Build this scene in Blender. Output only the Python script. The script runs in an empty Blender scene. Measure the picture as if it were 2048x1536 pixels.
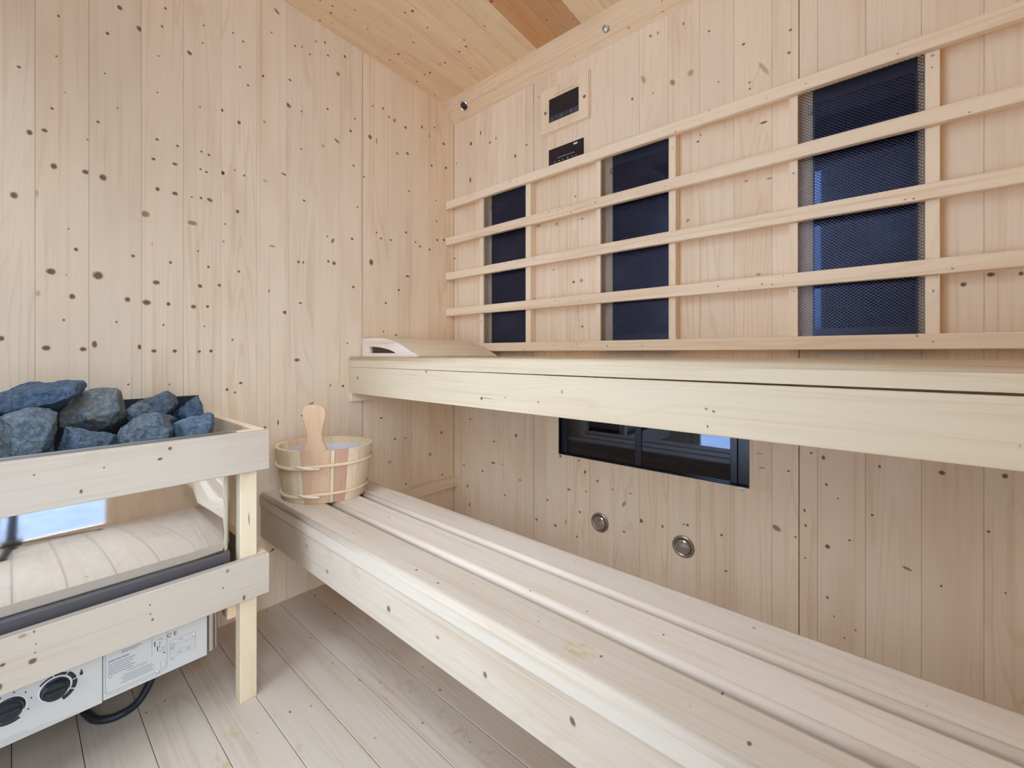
import bpy, bmesh, math, random
from mathutils import Vector, Matrix, noise

random.seed(7)
scene = bpy.context.scene
COL = scene.collection

# ------------------------------------------------------------------ camera, world, light, exposure
F_PX, YAW, V_HOR, CAM_H = 862.0, math.radians(40.75), 707.0, 0.88
cd = bpy.data.cameras.new('camera')
cam = bpy.data.objects.new('camera', cd)
COL.objects.link(cam)
cd.sensor_width = 36.0
cd.lens = 36.0 * F_PX / 2048.0
cd.shift_y = -(768.0 - V_HOR) / 2048.0
cd.clip_start = 0.02
cam.location = (0.0, 0.0, CAM_H)
cam.rotation_euler = (math.pi / 2, 0.0, YAW)
scene.camera = cam

scene.view_settings.view_transform = 'Standard'
scene.view_settings.look = 'None'
scene.view_settings.gamma = 1.0
scene.view_settings.use_curve_mapping = False
scene.view_settings.exposure = 2.68
scene.cycles.use_denoising = True
scene.cycles.max_bounces = 14
scene.cycles.diffuse_bounces = 8
scene.cycles.glossy_bounces = 6
scene.cycles.transparent_max_bounces = 16
scene.cycles.caustics_reflective = False
scene.cycles.sample_clamp_indirect = 8.0

world = bpy.data.worlds.new('overcast_sky')
scene.world = world
world.use_nodes = True
wt = world.node_tree
bg = wt.nodes['Background']
# overcast winter sky: one bluish white, brighter towards the zenith
w_tc = wt.nodes.new('ShaderNodeTexCoord')
w_sep = wt.nodes.new('ShaderNodeSeparateXYZ')
w_mr = wt.nodes.new('ShaderNodeMapRange')
wt.links.new(w_tc.outputs['Generated'], w_sep.inputs[0])
wt.links.new(w_sep.outputs['Z'], w_mr.inputs['Value'])
w_mr.inputs['To Min'].default_value = 0.52 * 1.0
w_mr.inputs['To Max'].default_value = 2.60 * 1.0
wt.links.new(w_mr.outputs[0], bg.inputs[1])
bg.inputs[0].default_value = (*(0.70, 0.825, 1.0), 1.0)

# room extents (metres): left wall, back wall, right wall, front wall
XL, YB, XR, YF = -1.616, 1.434, 0.30, -0.50
DOOR = (-1.056, -0.30, 0.18, 2.05)      # glass of the front door: x0, x1, z0, z1
WIN = (-0.035, 0.285, 0.07, 2.02)        # glass strip in the right wall: y0, y1, z0, z1
ROOF_ADDED = (-1.2431, 0.1600, -0.445, -0.050)  # added unseen roof pane, lets in more daylight: x0, x1, y0, y1
WIN_ADDED = (-0.455, -0.095, 0.07, 2.02)      # added unseen side pane for a brighter room


def zc(y):                                # the roof falls slightly towards the back wall
    return 2.1755 - 0.063 * y


def portal(name, loc, rot, sx, sy):       # guides sampling of the sky through an opening, gives no light of its own
    ld = bpy.data.lights.new(name, 'AREA')
    ld.shape = 'RECTANGLE'
    ld.size, ld.size_y = sx, sy
    ld.cycles.is_portal = True
    o = bpy.data.objects.new(name, ld)
    o.location, o.rotation_euler = loc, rot
    COL.objects.link(o)


portal('door_portal', ((DOOR[0] + DOOR[1]) / 2, YF - 0.03, (DOOR[2] + DOOR[3]) / 2), (math.pi / 2, 0, 0),
       DOOR[1] - DOOR[0], DOOR[3] - DOOR[2])
portal('window_portal', (XR + 0.03, (WIN[0] + WIN[1]) / 2, (WIN[2] + WIN[3]) / 2), (0, math.pi / 2, 0),
       WIN[3] - WIN[2], WIN[1] - WIN[0])
portal('side_portal', (XR + 0.03, (WIN_ADDED[0] + WIN_ADDED[1]) / 2, (WIN_ADDED[2] + WIN_ADDED[3]) / 2), (0, math.pi / 2, 0),
       WIN_ADDED[3] - WIN_ADDED[2], WIN_ADDED[1] - WIN_ADDED[0])
portal('roof_portal', ((ROOF_ADDED[0] + ROOF_ADDED[1]) / 2, (ROOF_ADDED[2] + ROOF_ADDED[3]) / 2, zc(-0.25) + 0.03), (0, 0, 0), ROOF_ADDED[1] - ROOF_ADDED[0], ROOF_ADDED[3] - ROOF_ADDED[2])


# ------------------------------------------------------------------ materials
def nt(name):
    m = bpy.data.materials.new(name)
    m.use_nodes = True
    t = m.node_tree
    return m, t, t.nodes['Principled BSDF']


def N(t, typ, **kw):
    n = t.nodes.new(typ)
    for k, v in kw.items():
        setattr(n, k, v)
    return n


def math_n(t, op, a, b=None, c=None, clamp=False):
    n = N(t, 'ShaderNodeMath', operation=op, use_clamp=clamp)
    for i, x in enumerate((a, b, c)):
        if x is None:
            continue
        if isinstance(x, (int, float)):
            n.inputs[i].default_value = x
        else:
            t.links.new(x, n.inputs[i])
    return n.outputs[0]


def mix_c(t, fac, a, b, blend='MIX'):
    n = N(t, 'ShaderNodeMix', data_type='RGBA', blend_type=blend)
    for s, x in ((n.inputs[0], fac), (n.inputs[6], a), (n.inputs[7], b)):
        if isinstance(x, (int, float)):
            s.default_value = x
        elif isinstance(x, tuple):
            s.default_value = (*x, 1.0) if len(x) == 3 else x
        else:
            t.links.new(x, s)
    return n.outputs[2]


def noise_n(t, vec, scale, detail=2.0, rough=0.5, dist=0.0):
    n = N(t, 'ShaderNodeTexNoise')
    n.inputs['Scale'].default_value = scale
    n.inputs['Detail'].default_value = detail
    n.inputs['Roughness'].default_value = rough
    n.inputs['Distortion'].default_value = dist
    t.links.new(vec, n.inputs['Vector'])
    return n.outputs['Fac']


def smooth(t, x, lo, hi):
    n = N(t, 'ShaderNodeMapRange', interpolation_type='SMOOTHSTEP')
    n.inputs['From Min'].default_value = lo
    n.inputs['From Max'].default_value = hi
    t.links.new(x, n.inputs['Value'])
    return n.outputs['Result']


def wood_material(axis):
    """Planed spruce with its grain along one axis; the tint of each board comes from its object colour, knots from the mesh attribute."""
    m, t, p = nt('spruce_' + axis)
    tc = N(t, 'ShaderNodeTexCoord')
    oi = N(t, 'ShaderNodeObjectInfo')
    r1 = math_n(t, 'MULTIPLY', oi.outputs['Random'], 31.0)
    r2 = math_n(t, 'MULTIPLY', oi.outputs['Random'], 57.0)
    comb = N(t, 'ShaderNodeCombineXYZ')
    for i in range(3):
        t.links.new(r1 if i != 1 else r2, comb.inputs[i])
    add = N(t, 'ShaderNodeVectorMath', operation='ADD')
    t.links.new(tc.outputs['Object'], add.inputs[0])
    t.links.new(comb.outputs[0], add.inputs[1])

    def scaled(across, along):
        mp = N(t, 'ShaderNodeMapping')
        mp.inputs['Scale'].default_value = tuple(along if a == axis else across for a in 'xyz')
        t.links.new(add.outputs[0], mp.inputs['Vector'])
        return mp.outputs[0]

    rings = noise_n(t, scaled(11.0, 0.75), 1.0, 1.5, 0.45, 0.35)
    lines = math_n(t, 'SINE', math_n(t, 'MULTIPLY', rings, 95.0))
    lines = smooth(t, lines, 0.55, 1.0)
    streak = noise_n(t, scaled(70.0, 1.1), 1.0, 3.0, 0.6, 0.15)
    fibre = noise_n(t, scaled(420.0, 9.0), 1.0, 2.0, 0.6)
    patch = noise_n(t, scaled(9.0, 2.2), 1.0, 2.0, 0.5)
    fade = smooth(t, noise_n(t, scaled(6.0, 1.0), 1.0, 1.0), 0.35, 0.7)
    col = oi.outputs['Color']
    dark = mix_c(t, 1.0, col, (0.82, 0.70, 0.58), 'MULTIPLY')
    col = mix_c(t, math_n(t, 'MULTIPLY', math_n(t, 'MULTIPLY', lines, fade), 0.36), col, dark)
    col = mix_c(t, smooth(t, streak, 0.50, 0.78), col, mix_c(t, 1.0, col, (0.90, 0.83, 0.74), 'MULTIPLY'))
    col = mix_c(t, smooth(t, patch, 0.42, 0.75), col, mix_c(t, 1.0, col, (0.93, 0.895, 0.86), 'MULTIPLY'))
    v = math_n(t, 'MULTIPLY_ADD', fibre, 0.10, 0.95)
    hsv = N(t, 'ShaderNodeHueSaturation')
    t.links.new(col, hsv.inputs['Color'])
    t.links.new(v, hsv.inputs['Value'])
    col = hsv.outputs[0]
    at = N(t, 'ShaderNodeAttribute', attribute_name='knot')
    sep = N(t, 'ShaderNodeSeparateColor')
    t.links.new(at.outputs['Color'], sep.inputs[0])
    blot = smooth(t, noise_n(t, tc.outputs['Object'], 48.0, 3.0, 0.6, 0.8), 0.46, 0.66)
    blot = math_n(t, 'MULTIPLY', blot, smooth(t, sep.outputs[2], 0.05, 0.6))
    col = mix_c(t, math_n(t, 'MULTIPLY', blot, 0.6), col, mix_c(t, 1.0, col, (0.86, 0.68, 0.36), 'MULTIPLY'))
    k = sep.outputs[0]
    wob = math_n(t, 'MULTIPLY_ADD', noise_n(t, scaled(260.0, 180.0), 1.0, 2.0), 0.34, -0.17)
    kk = math_n(t, 'ADD', k, math_n(t, 'MULTIPLY', wob, smooth(t, k, 0.0, 0.3)))
    fac = math_n(t, 'MULTIPLY', smooth(t, kk, 0.06, 0.62), math_n(t, 'MULTIPLY', sep.outputs[1], 0.88), clamp=True)
    halo = math_n(t, 'MULTIPLY', smooth(t, kk, 0.0, 0.3), math_n(t, 'MULTIPLY', sep.outputs[1], 0.5), clamp=True)
    col = mix_c(t, halo, col, mix_c(t, 1.0, col, (0.80, 0.60, 0.42), 'MULTIPLY'))
    kcol = mix_c(t, smooth(t, kk, 0.45, 0.95), (0.090, 0.040, 0.027), (0.165, 0.082, 0.058))
    col = mix_c(t, fac, col, kcol)
    t.links.new(col, p.inputs['Base Color'])
    p.inputs['Roughness'].default_value = 0.6
    p.inputs['Specular IOR Level'].default_value = 0.2
    bump = N(t, 'ShaderNodeBump')
    bump.inputs['Strength'].default_value = 0.05
    bump.inputs['Distance'].default_value = 0.002
    t.links.new(streak, bump.inputs['Height'])
    t.links.new(bump.outputs[0], p.inputs['Normal'])
    return m


def plain(name, col, rough=0.5, metal=0.0, spec=0.5, var=0.0, vscale=60.0):
    m, t, p = nt(name)
    p.inputs['Base Color'].default_value = (*col, 1)
    p.inputs['Roughness'].default_value = rough
    p.inputs['Metallic'].default_value = metal
    p.inputs['Specular IOR Level'].default_value = spec
    if var:
        tc = N(t, 'ShaderNodeTexCoord')
        f = noise_n(t, tc.outputs['Object'], vscale, 4.0, 0.6)
        t.links.new(mix_c(t, smooth(t, f, 0.3, 0.7), tuple(c * (1 - var) for c in col), tuple(min(1, c * (1 + var)) for c in col)),
                    p.inputs['Base Color'])
    return m


WX, WY, WZ = wood_material('x'), wood_material('y'), wood_material('z')
M_DARKGAP = plain('gap_backing', (0.10, 0.06, 0.04), 0.9)


def stone_material():
    m, t, p = nt('olivine_stone')
    tc = N(t, 'ShaderNodeTexCoord')
    oi = N(t, 'ShaderNodeObjectInfo')
    co = tc.outputs['Object']
    big = noise_n(t, co, 22.0, 4.0, 0.6, 0.3)
    speck = noise_n(t, co, 420.0, 3.0, 0.7)
    mid = noise_n(t, co, 90.0, 4.0, 0.65)
    col = oi.outputs['Color']
    col = mix_c(t, smooth(t, mid, 0.38, 0.66), mix_c(t, 1.0, col, (0.60, 0.60, 0.62), 'MULTIPLY'), mix_c(t, 1.0, col, (1.35, 1.32, 1.28), 'MULTIPLY'))
    col = mix_c(t, smooth(t, speck, 0.56, 0.70), col, mix_c(t, 0.5, col, (0.48, 0.55, 0.62)))
    col = mix_c(t, math_n(t, 'MULTIPLY', smooth(t, big, 0.50, 0.68), oi.outputs['Alpha']), col, (0.17, 0.10, 0.07))
    t.links.new(col, p.inputs['Base Color'])
    p.inputs['Roughness'].default_value = 0.62
    bump = N(t, 'ShaderNodeBump')
    bump.inputs['Strength'].default_value = 0.9
    bump.inputs['Distance'].default_value = 0.005
    t.links.new(math_n(t, 'ADD', mid, math_n(t, 'MULTIPLY', speck, 0.5)), bump.inputs['Height'])
    t.links.new(bump.outputs[0], p.inputs['Normal'])
    return m


def steel_material():
    m, t, p = nt('mirror_steel')
    p.inputs['Base Color'].default_value = (0.92, 0.91, 0.90, 1)
    p.inputs['Metallic'].default_value = 1.0
    p.inputs['Roughness'].default_value = 0.045
    tc = N(t, 'ShaderNodeTexCoord')
    bump = N(t, 'ShaderNodeBump')
    bump.inputs['Strength'].default_value = 0.010
    bump.inputs['Distance'].default_value = 0.02
    t.links.new(noise_n(t, tc.outputs['Object'], 9.0, 1.0), bump.inputs['Height'])
    t.links.new(bump.outputs[0], p.inputs['Normal'])
    return m


def thin_glass():
    m, t, p = nt('clear_pane')
    t.nodes.remove(p)
    out = t.nodes['Material Output']
    tr = N(t, 'ShaderNodeBsdfTransparent')
    tr.inputs[0].default_value = (0.95, 0.97, 0.97, 1)
    gl = N(t, 'ShaderNodeBsdfGlossy')
    gl.inputs['Roughness'].default_value = 0.0
    lw = N(t, 'ShaderNodeFresnel')
    lw.inputs[0].default_value = 1.45
    mx = N(t, 'ShaderNodeMixShader')
    t.links.new(lw.outputs[0], mx.inputs[0])
    t.links.new(tr.outputs[0], mx.inputs[1])
    t.links.new(gl.outputs[0], mx.inputs[2])
    t.links.new(mx.outputs[0], out.inputs[0])
    return m


M_STONE = stone_material()
M_STEEL = steel_material()
M_GLASS = thin_glass()
M_BRUSHED = plain('brushed_steel', (0.62, 0.60, 0.58), 0.38, 1.0)
M_PLATE = plain('control_plate', (0.645, 0.635, 0.615), 0.42, 0.2, 0.5)
M_LABEL = plain('printed_label', (0.70, 0.71, 0.72), 0.45)
M_DSTEEL = plain('dark_steel', (0.030, 0.032, 0.038), 0.42, 0.6)
M_KNOB = plain('knob_plastic', (0.012, 0.014, 0.022), 0.33)
M_BLACKINK = plain('black_ink', (0.02, 0.02, 0.022), 0.6)
M_GREYINK = plain('grey_ink', (0.30, 0.30, 0.34), 0.6)
M_WHITE = plain('white_mark', (0.85, 0.86, 0.88), 0.45)
M_CHROME = plain('chrome', (0.78, 0.79, 0.81), 0.12, 1.0)
M_DCHROME = plain('dark_chrome', (0.42, 0.38, 0.38), 0.22, 1.0)
M_DOME = plain('dome_metal', (0.30, 0.27, 0.28), 0.13, 1.0)
M_HOLE = plain('lit_hole', (0.80, 0.72, 0.56), 0.6)
M_SCREW = plain('zinc_screw', (0.50, 0.51, 0.53), 0.35, 1.0)
M_CARBON = plain('carbon_panel', (0.008, 0.007, 0.024), 0.03, 0.0, 1.0)
M_CARBON.node_tree.nodes['Principled BSDF'].inputs['IOR'].default_value = 1.62
M_CARBON.node_tree.nodes['Principled BSDF'].inputs['Specular Tint'].default_value = (0.30, 0.46, 1.0, 1)
M_PFRAME = plain('panel_frame', (0.030, 0.040, 0.075), 0.30, 0.4)
M_MESH = plain('black_mesh', (0.055, 0.058, 0.095), 0.34, 0.8)
M_BLACKGLASS = plain('black_glass', (0.004, 0.004, 0.006), 0.02, 0.0, 1.0)
M_BLACKGLASS.node_tree.nodes['Principled BSDF'].inputs['IOR'].default_value = 1.65
M_BLACKGLASS.node_tree.nodes['Principled BSDF'].inputs['Specular Tint'].default_value = (0.55, 0.68, 1.0, 1)
M_BFRAME = plain('black_frame', (0.016, 0.020, 0.036), 0.30, 0.2)
M_SCREEN = plain('screen_glass', (0.010, 0.009, 0.022), 0.08, 0.0, 0.5)
M_ICON = plain('icon_print', (0.20, 0.26, 0.44), 0.5)
M_ICON_W = plain('icon_white', (0.55, 0.56, 0.62), 0.5)
M_ENGRAVE = plain('engraved_text', (0.50, 0.38, 0.25), 0.7)
M_LINER = plain('bucket_liner', (0.74, 0.70, 0.74), 0.45)
M_CABLE = plain('cable_rubber', (0.016, 0.018, 0.028), 0.5)
M_TRIPOD = plain('tripod_metal', (0.030, 0.034, 0.042), 0.4, 0.3)
M_RED = plain('tripod_ring', (0.35, 0.06, 0.12), 0.4)
M_DECK = plain('dark_deck', (0.075, 0.09, 0.13), 0.85, 0.0, 0.2, 0.16, 9.0)  # kept dark so the mirrored side glazing stays below white
M_SNOW = plain('snow', (0.56, 0.59, 0.63), 0.9, 0.0, 0.2, 0.10, 1.6)
M_FRAMEWOOD = WZ
M_LENS = plain('lamp_lens', (0.012, 0.014, 0.030), 0.06, 0.0, 0.7)
M_CRYSTAL = plain('crystal_chrome', (0.86, 0.88, 0.92), 0.05, 1.0)

SPRUCE = (0.878, 0.724, 0.555)


def tint(j=0.035, mul=(1, 1, 1)):
    v = 1 + random.uniform(-j, j)
    w = random.uniform(-j, j) * 0.6
    return (min(1, SPRUCE[0] * v * mul[0]), min(1, SPRUCE[1] * v * (1 - w * 0.5) * mul[1]), min(1, SPRUCE[2] * v * (1 - w) * mul[2]), 1)


# ------------------------------------------------------------------ building helpers
ORIG = {}


def prop(o, label=None, cat=None, group=None, kind=None):
    for k, v in (('label', label), ('category', cat), ('group', group), ('kind', kind)):
        if v:
            o[k] = v
    return o


def thing(name, loc, label, cat, group=None, kind=None):
    o = bpy.data.objects.new(name, None)
    COL.objects.link(o)
    o.location = loc
    o.empty_display_size = 0.05
    ORIG[o.name] = Vector(loc)
    return prop(o, label, cat, group, kind)


def obj(name, bm, mat, parent=None, color=None, smooth_f=False, label=None, kind=None, loc=None):
    """Link a bmesh given in world coordinates as one mesh object (a part when it has a parent)."""
    o0 = ORIG[parent.name] if parent is not None else Vector(loc or (0, 0, 0))
    if o0.length:
        bmesh.ops.translate(bm, vec=-o0, verts=bm.verts)
    me = bpy.data.meshes.new(name)
    bm.to_mesh(me)
    bm.free()
    for mt in (mat if isinstance(mat, (list, tuple)) else (mat,)):
        me.materials.append(mt)
    if smooth_f:
        for f in me.polygons:
            f.use_smooth = True
    o = bpy.data.objects.new(name, me)
    COL.objects.link(o)
    if parent is not None:
        o.parent = parent
    else:
        o.location = o0
    ORIG[o.name] = o0
    if color:
        o.color = color
    return prop(o, label, None, None, kind)


def box(bm, x0, x1, y0, y1, z0, z1, bev=0.0, seg=1):
    m = bmesh.new()
    bmesh.ops.create_cube(m, size=1.0)
    for v in m.verts:
        v.co = Vector(((x0 + x1) / 2 + v.co.x * (x1 - x0), (y0 + y1) / 2 + v.co.y * (y1 - y0), (z0 + z1) / 2 + v.co.z * (z1 - z0)))
    if bev:
        bmesh.ops.bevel(m, geom=list(m.edges), offset=bev, segments=seg, affect='EDGES', profile=0.5)
    merge(bm, m)
    return bm


def merge(bm, m, mat_index=0):
    vm = [bm.verts.new(v.co) for v in m.verts]
    m.verts.index_update()
    for f in m.faces:
        nf = bm.faces.new([vm[v.index] for v in f.verts])
        nf.material_index = f.material_index or mat_index
        nf.smooth = f.smooth
    m.free()


def cyl(bm, c, axis, r0, r1, h, n=24, bev=0.0, caps=True):
    """Cylinder or cone from c along axis."""
    m = bmesh.new()
    bmesh.ops.create_cone(m, cap_ends=caps, segments=n, radius1=r0, radius2=r1, depth=h)
    if bev:
        es = [e for e in m.edges if len(e.link_faces) == 2 and e.calc_face_angle(0) > 0.7]
        bmesh.ops.bevel(m, geom=es, offset=bev, segments=2, affect='EDGES', profile=0.5)
    a = Vector(axis).normalized()
    q = Vector((0, 0, 1)).rotation_difference(a).to_matrix().to_4x4()
    bmesh.ops.transform(m, matrix=Matrix.Translation(Vector(c) + a * h / 2) @ q, verts=m.verts)
    merge(bm, m)
    return bm


def lathe(bm, c, axis, prof, n=32):
    """Revolve (radius, height) pairs about axis through c."""
    a = Vector(axis).normalized()
    q = Vector((0, 0, 1)).rotation_difference(a)
    rings = []
    for r, h in prof:
        if r < 1e-6:
            rings.append([bm.verts.new(Vector(c) + q @ Vector((0, 0, h)))])
        else:
            rings.append([bm.verts.new(Vector(c) + q @ Vector((r * math.cos(2 * math.pi * i / n), r * math.sin(2 * math.pi * i / n), h))) for i in range(n)])
    for A, B in zip(rings, rings[1:]):
        for i in range(n):
            j = (i + 1) % n
            vs = [A[0]] if len(A) == 1 else [A[i], A[j]]
            vs += [B[0]] if len(B) == 1 else [B[j], B[i]]
            if len(vs) >= 3:
                bm.faces.new(vs)
    return bm


def tube(bm, pts, r, n=10, closed=False):
    pts = [Vector(p) for p in pts]
    N_ = len(pts)
    rings = []
    for i, p in enumerate(pts):
        d = (pts[(i + 1) % N_] - pts[i - 1]) if closed else (pts[min(i + 1, N_ - 1)] - pts[max(i - 1, 0)])
        d.normalize()
        up = Vector((0, 0, 1)) if abs(d.z) < 0.95 else Vector((1, 0, 0))
        s = d.cross(up).normalized()
        w = s.cross(d)
        rr = r[i] if isinstance(r, (list, tuple)) else r
        rings.append([bm.verts.new(p + (s * math.cos(2 * math.pi * k / n) + w * math.sin(2 * math.pi * k / n)) * rr) for k in range(n)])
    for i in range(N_ if closed else N_ - 1):
        A, B = rings[i], rings[(i + 1) % N_]
        for k in range(n):
            bm.faces.new((A[k], A[(k + 1) % n], B[(k + 1) % n], B[k]))
    if not closed:
        bm.faces.new(rings[0][::-1])
        bm.faces.new(rings[-1])
    return bm


def prism(bm, outline, to_world, d0, d1, bev=0.0):
    """Extrude a 2-D outline between depths d0 and d1; to_world(a, b, d) gives the point."""
    m = bmesh.new()
    A = [m.verts.new(to_world(a, b, d0)) for a, b in outline]
    B = [m.verts.new(to_world(a, b, d1)) for a, b in outline]
    n = len(outline)
    m.faces.new(A[::-1])
    m.faces.new(B)
    for i in range(n):
        m.faces.new((A[i], A[(i + 1) % n], B[(i + 1) % n], B[i]))
    bmesh.ops.recalc_face_normals(m, faces=m.faces)
    if bev:
        es = [e for e in m.edges if len(e.link_faces) == 2 and e.calc_face_angle(0) > 0.9]
        bmesh.ops.bevel(m, geom=es, offset=bev, segments=1, affect='EDGES')
    merge(bm, m)
    return bm


FACES = {'+x': (1, 2, 0, 1), '-x': (1, 2, 0, -1), '+y': (0, 2, 1, 1), '-y': (0, 2, 1, -1), '+z': (0, 1, 2, 1), '-z': (0, 1, 2, -1)}


def add_knots(bm, face, rect, level, knots):
    """Lay knots flush in one face of a board: (a, b, ra, rb[, strength[, tilt]]). The discs carry the attribute the wood material reads."""
    lay = bm.verts.layers.float_color.get('knot')
    if lay is None:
        lay = bm.verts.layers.float_color.new('knot')
        for v in bm.verts:
            v[lay] = (0, 0, 0, 1)
    ia, ib, ic, sg = FACES[face]
    a0, a1, b0, b1 = rect
    for n_, kn in enumerate(knots):
        up = 0.00026 + 0.000004 * (n_ % 12)
        a, b, ra, rb = kn[:4]
        st = kn[4] if len(kn) > 4 else 1.0
        ti = math.radians(kn[5]) if len(kn) > 5 else 0.0
        if not (a0 <= a < a1 and b0 <= b < b1):
            continue
        ra, rb = ra * 1.2, rb * 1.2
        lv = (level(a, b) if callable(level) else level)

        def pt(x, y):
            x, y = min(max(x, a0 + 0.0008), a1 - 0.0008), min(max(y, b0 + 0.0008), b1 - 0.0008)
            v = [0, 0, 0]
            v[ia], v[ib] = x, y
            v[ic] = (level(x, y) if callable(level) else level) + sg * up
            return v
        c = bm.verts.new(pt(a, b))
        c[lay] = (1.0, st, 0, 1)
        n = 14
        rim = []
        for i in range(n):
            th = 2 * math.pi * i / n
            x, y = ra * math.cos(th), rb * math.sin(th)
            q = pt(a + x * math.cos(ti) - y * math.sin(ti), b + x * math.sin(ti) + y * math.cos(ti))
            v = bm.verts.new(q)
            # a knot cut by the edge of the board stays dark up to the edge
            full = math.hypot((q[ia] - a), (q[ib] - b)) / max(1e-6, math.hypot(x, y))
            v[lay] = (max(0.0, 1 - full), st, 0, 1)
            rim.append(v)
        for i in range(n):
            f = bm.faces.new((c, rim[i], rim[(i + 1) % n]))
            f.normal_update()
            if f.normal[ic] * sg < 0:
                f.normal_flip()


def add_stains(bm, level, rect_, spots):
    """Faint resin stains on an upward face: (x, y, radius), read by the wood material from the same attribute."""
    lay = bm.verts.layers.float_color.get('knot')
    x0, x1, y0, y1 = rect_
    for n_, (x, y, r) in enumerate(spots):
        lv = level + 0.00006 + 0.000015 * n_
        if not (x0 <= x < x1 and y0 <= y < y1):
            continue
        c = bm.verts.new((x, y, lv))
        c[lay] = (0, 0, 1, 1)
        rim = []
        for i in range(16):
            th = 2 * math.pi * i / 16
            q = (min(max(x + 1.6 * r * math.cos(th), x0 + 0.001), x1 - 0.001), min(max(y + r * math.sin(th), y0 + 0.001), y1 - 0.001))
            v = bm.verts.new((q[0], q[1], lv))
            v[lay] = (0, 0, max(0.0, 1 - math.hypot((q[0] - x) / (1.6 * r), (q[1] - y) / r)), 1)
            rim.append(v)
        for i in range(16):
            f = bm.faces.new((c, rim[i], rim[(i + 1) % 16]))
            f.normal_update()
            if f.normal.z < 0:
                f.normal_flip()


def rnd_knots(rect, n, r=(0.0015, 0.004), st=(0.4, 1.0)):
    a0, a1, b0, b1 = rect
    out = []
    for _ in range(n):
        q = random.uniform(*r)
        out.append((random.uniform(a0, a1), random.uniform(b0, b1), q * random.uniform(0.8, 1.5), q, random.uniform(*st), random.uniform(-30, 30)))
    return out


def board(name, parent, x0, x1, y0, y1, z0, z1, mat, color=None, bev=0.0009, seg=1, face=None, knots=(), label=None, loc=None, stains=()):
    bm = bmesh.new()
    box(bm, x0, x1, y0, y1, z0, z1, bev, seg)
    for fc, kn in ((face, knots),) if isinstance(face, str) else (face or ()):
        ia, ib, ic, sg = FACES[fc]
        lo, hi = (x0, y0, z0), (x1, y1, z1)
        add_knots(bm, fc, (lo[ia], hi[ia], lo[ib], hi[ib]), hi[ic] if sg > 0 else lo[ic], kn)
    if stains:
        add_stains(bm, z1, (x0, x1, y0, y1), stains)
    return obj(name, bm, mat, parent, color or tint(), label=label, loc=loc)


def flat(bm, face, level, polys):
    """Thin printed shapes lying on a face: polygons given in that face's two axes."""
    ia, ib, ic, sg = FACES[face]
    for poly in polys:
        vs = []
        for a, b in poly:
            v = [0, 0, 0]
            v[ia], v[ib], v[ic] = a, b, level
            vs.append(bm.verts.new(v))
        f = bm.faces.new(vs)
        f.normal_update()
        if f.normal[ic] * sg < 0:
            f.normal_flip()
    return bm


def rect(a0, a1, b0, b1):
    return [(a0, b0), (a1, b0), (a1, b1), (a0, b1)]


def ring_polys(a, b, r0, r1, t0, t1, n):
    out = []
    for i in range(n):
        u, v = t0 + (t1 - t0) * i / n, t0 + (t1 - t0) * (i + 1) / n
        out.append([(a + r0 * math.cos(u), b + r0 * math.sin(u)), (a + r1 * math.cos(u), b + r1 * math.sin(u)),
                    (a + r1 * math.cos(v), b + r1 * math.sin(v)), (a + r0 * math.cos(v), b + r0 * math.sin(v))])
    return out


def text(name, parent, s, loc, rot, size, mat, align='CENTER', extrude=0.0):
    cu = bpy.data.curves.new(name, 'FONT')
    cu.body = s
    cu.size = size
    cu.align_x = align
    cu.extrude = extrude
    cu.resolution_u = 3
    o = bpy.data.objects.new(name, cu)
    COL.objects.link(o)
    dg = bpy.context.evaluated_depsgraph_get()
    me = bpy.data.meshes.new_from_object(o.evaluated_get(dg))
    bpy.data.objects.remove(o)
    me.materials.clear()
    me.materials.append(mat)
    o = bpy.data.objects.new(name, me)
    COL.objects.link(o)
    o.parent = parent
    o.location = Vector(loc) - ORIG[parent.name]
    o.rotation_euler = rot
    ORIG[o.name] = Vector(loc)
    return o


ROT_LEFT = (math.pi / 2, 0, math.pi / 2)     # reads from the room on surfaces that face +x
ROT_BACK = (math.pi / 2, 0, 0)               # reads from the room on surfaces that face -y

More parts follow.
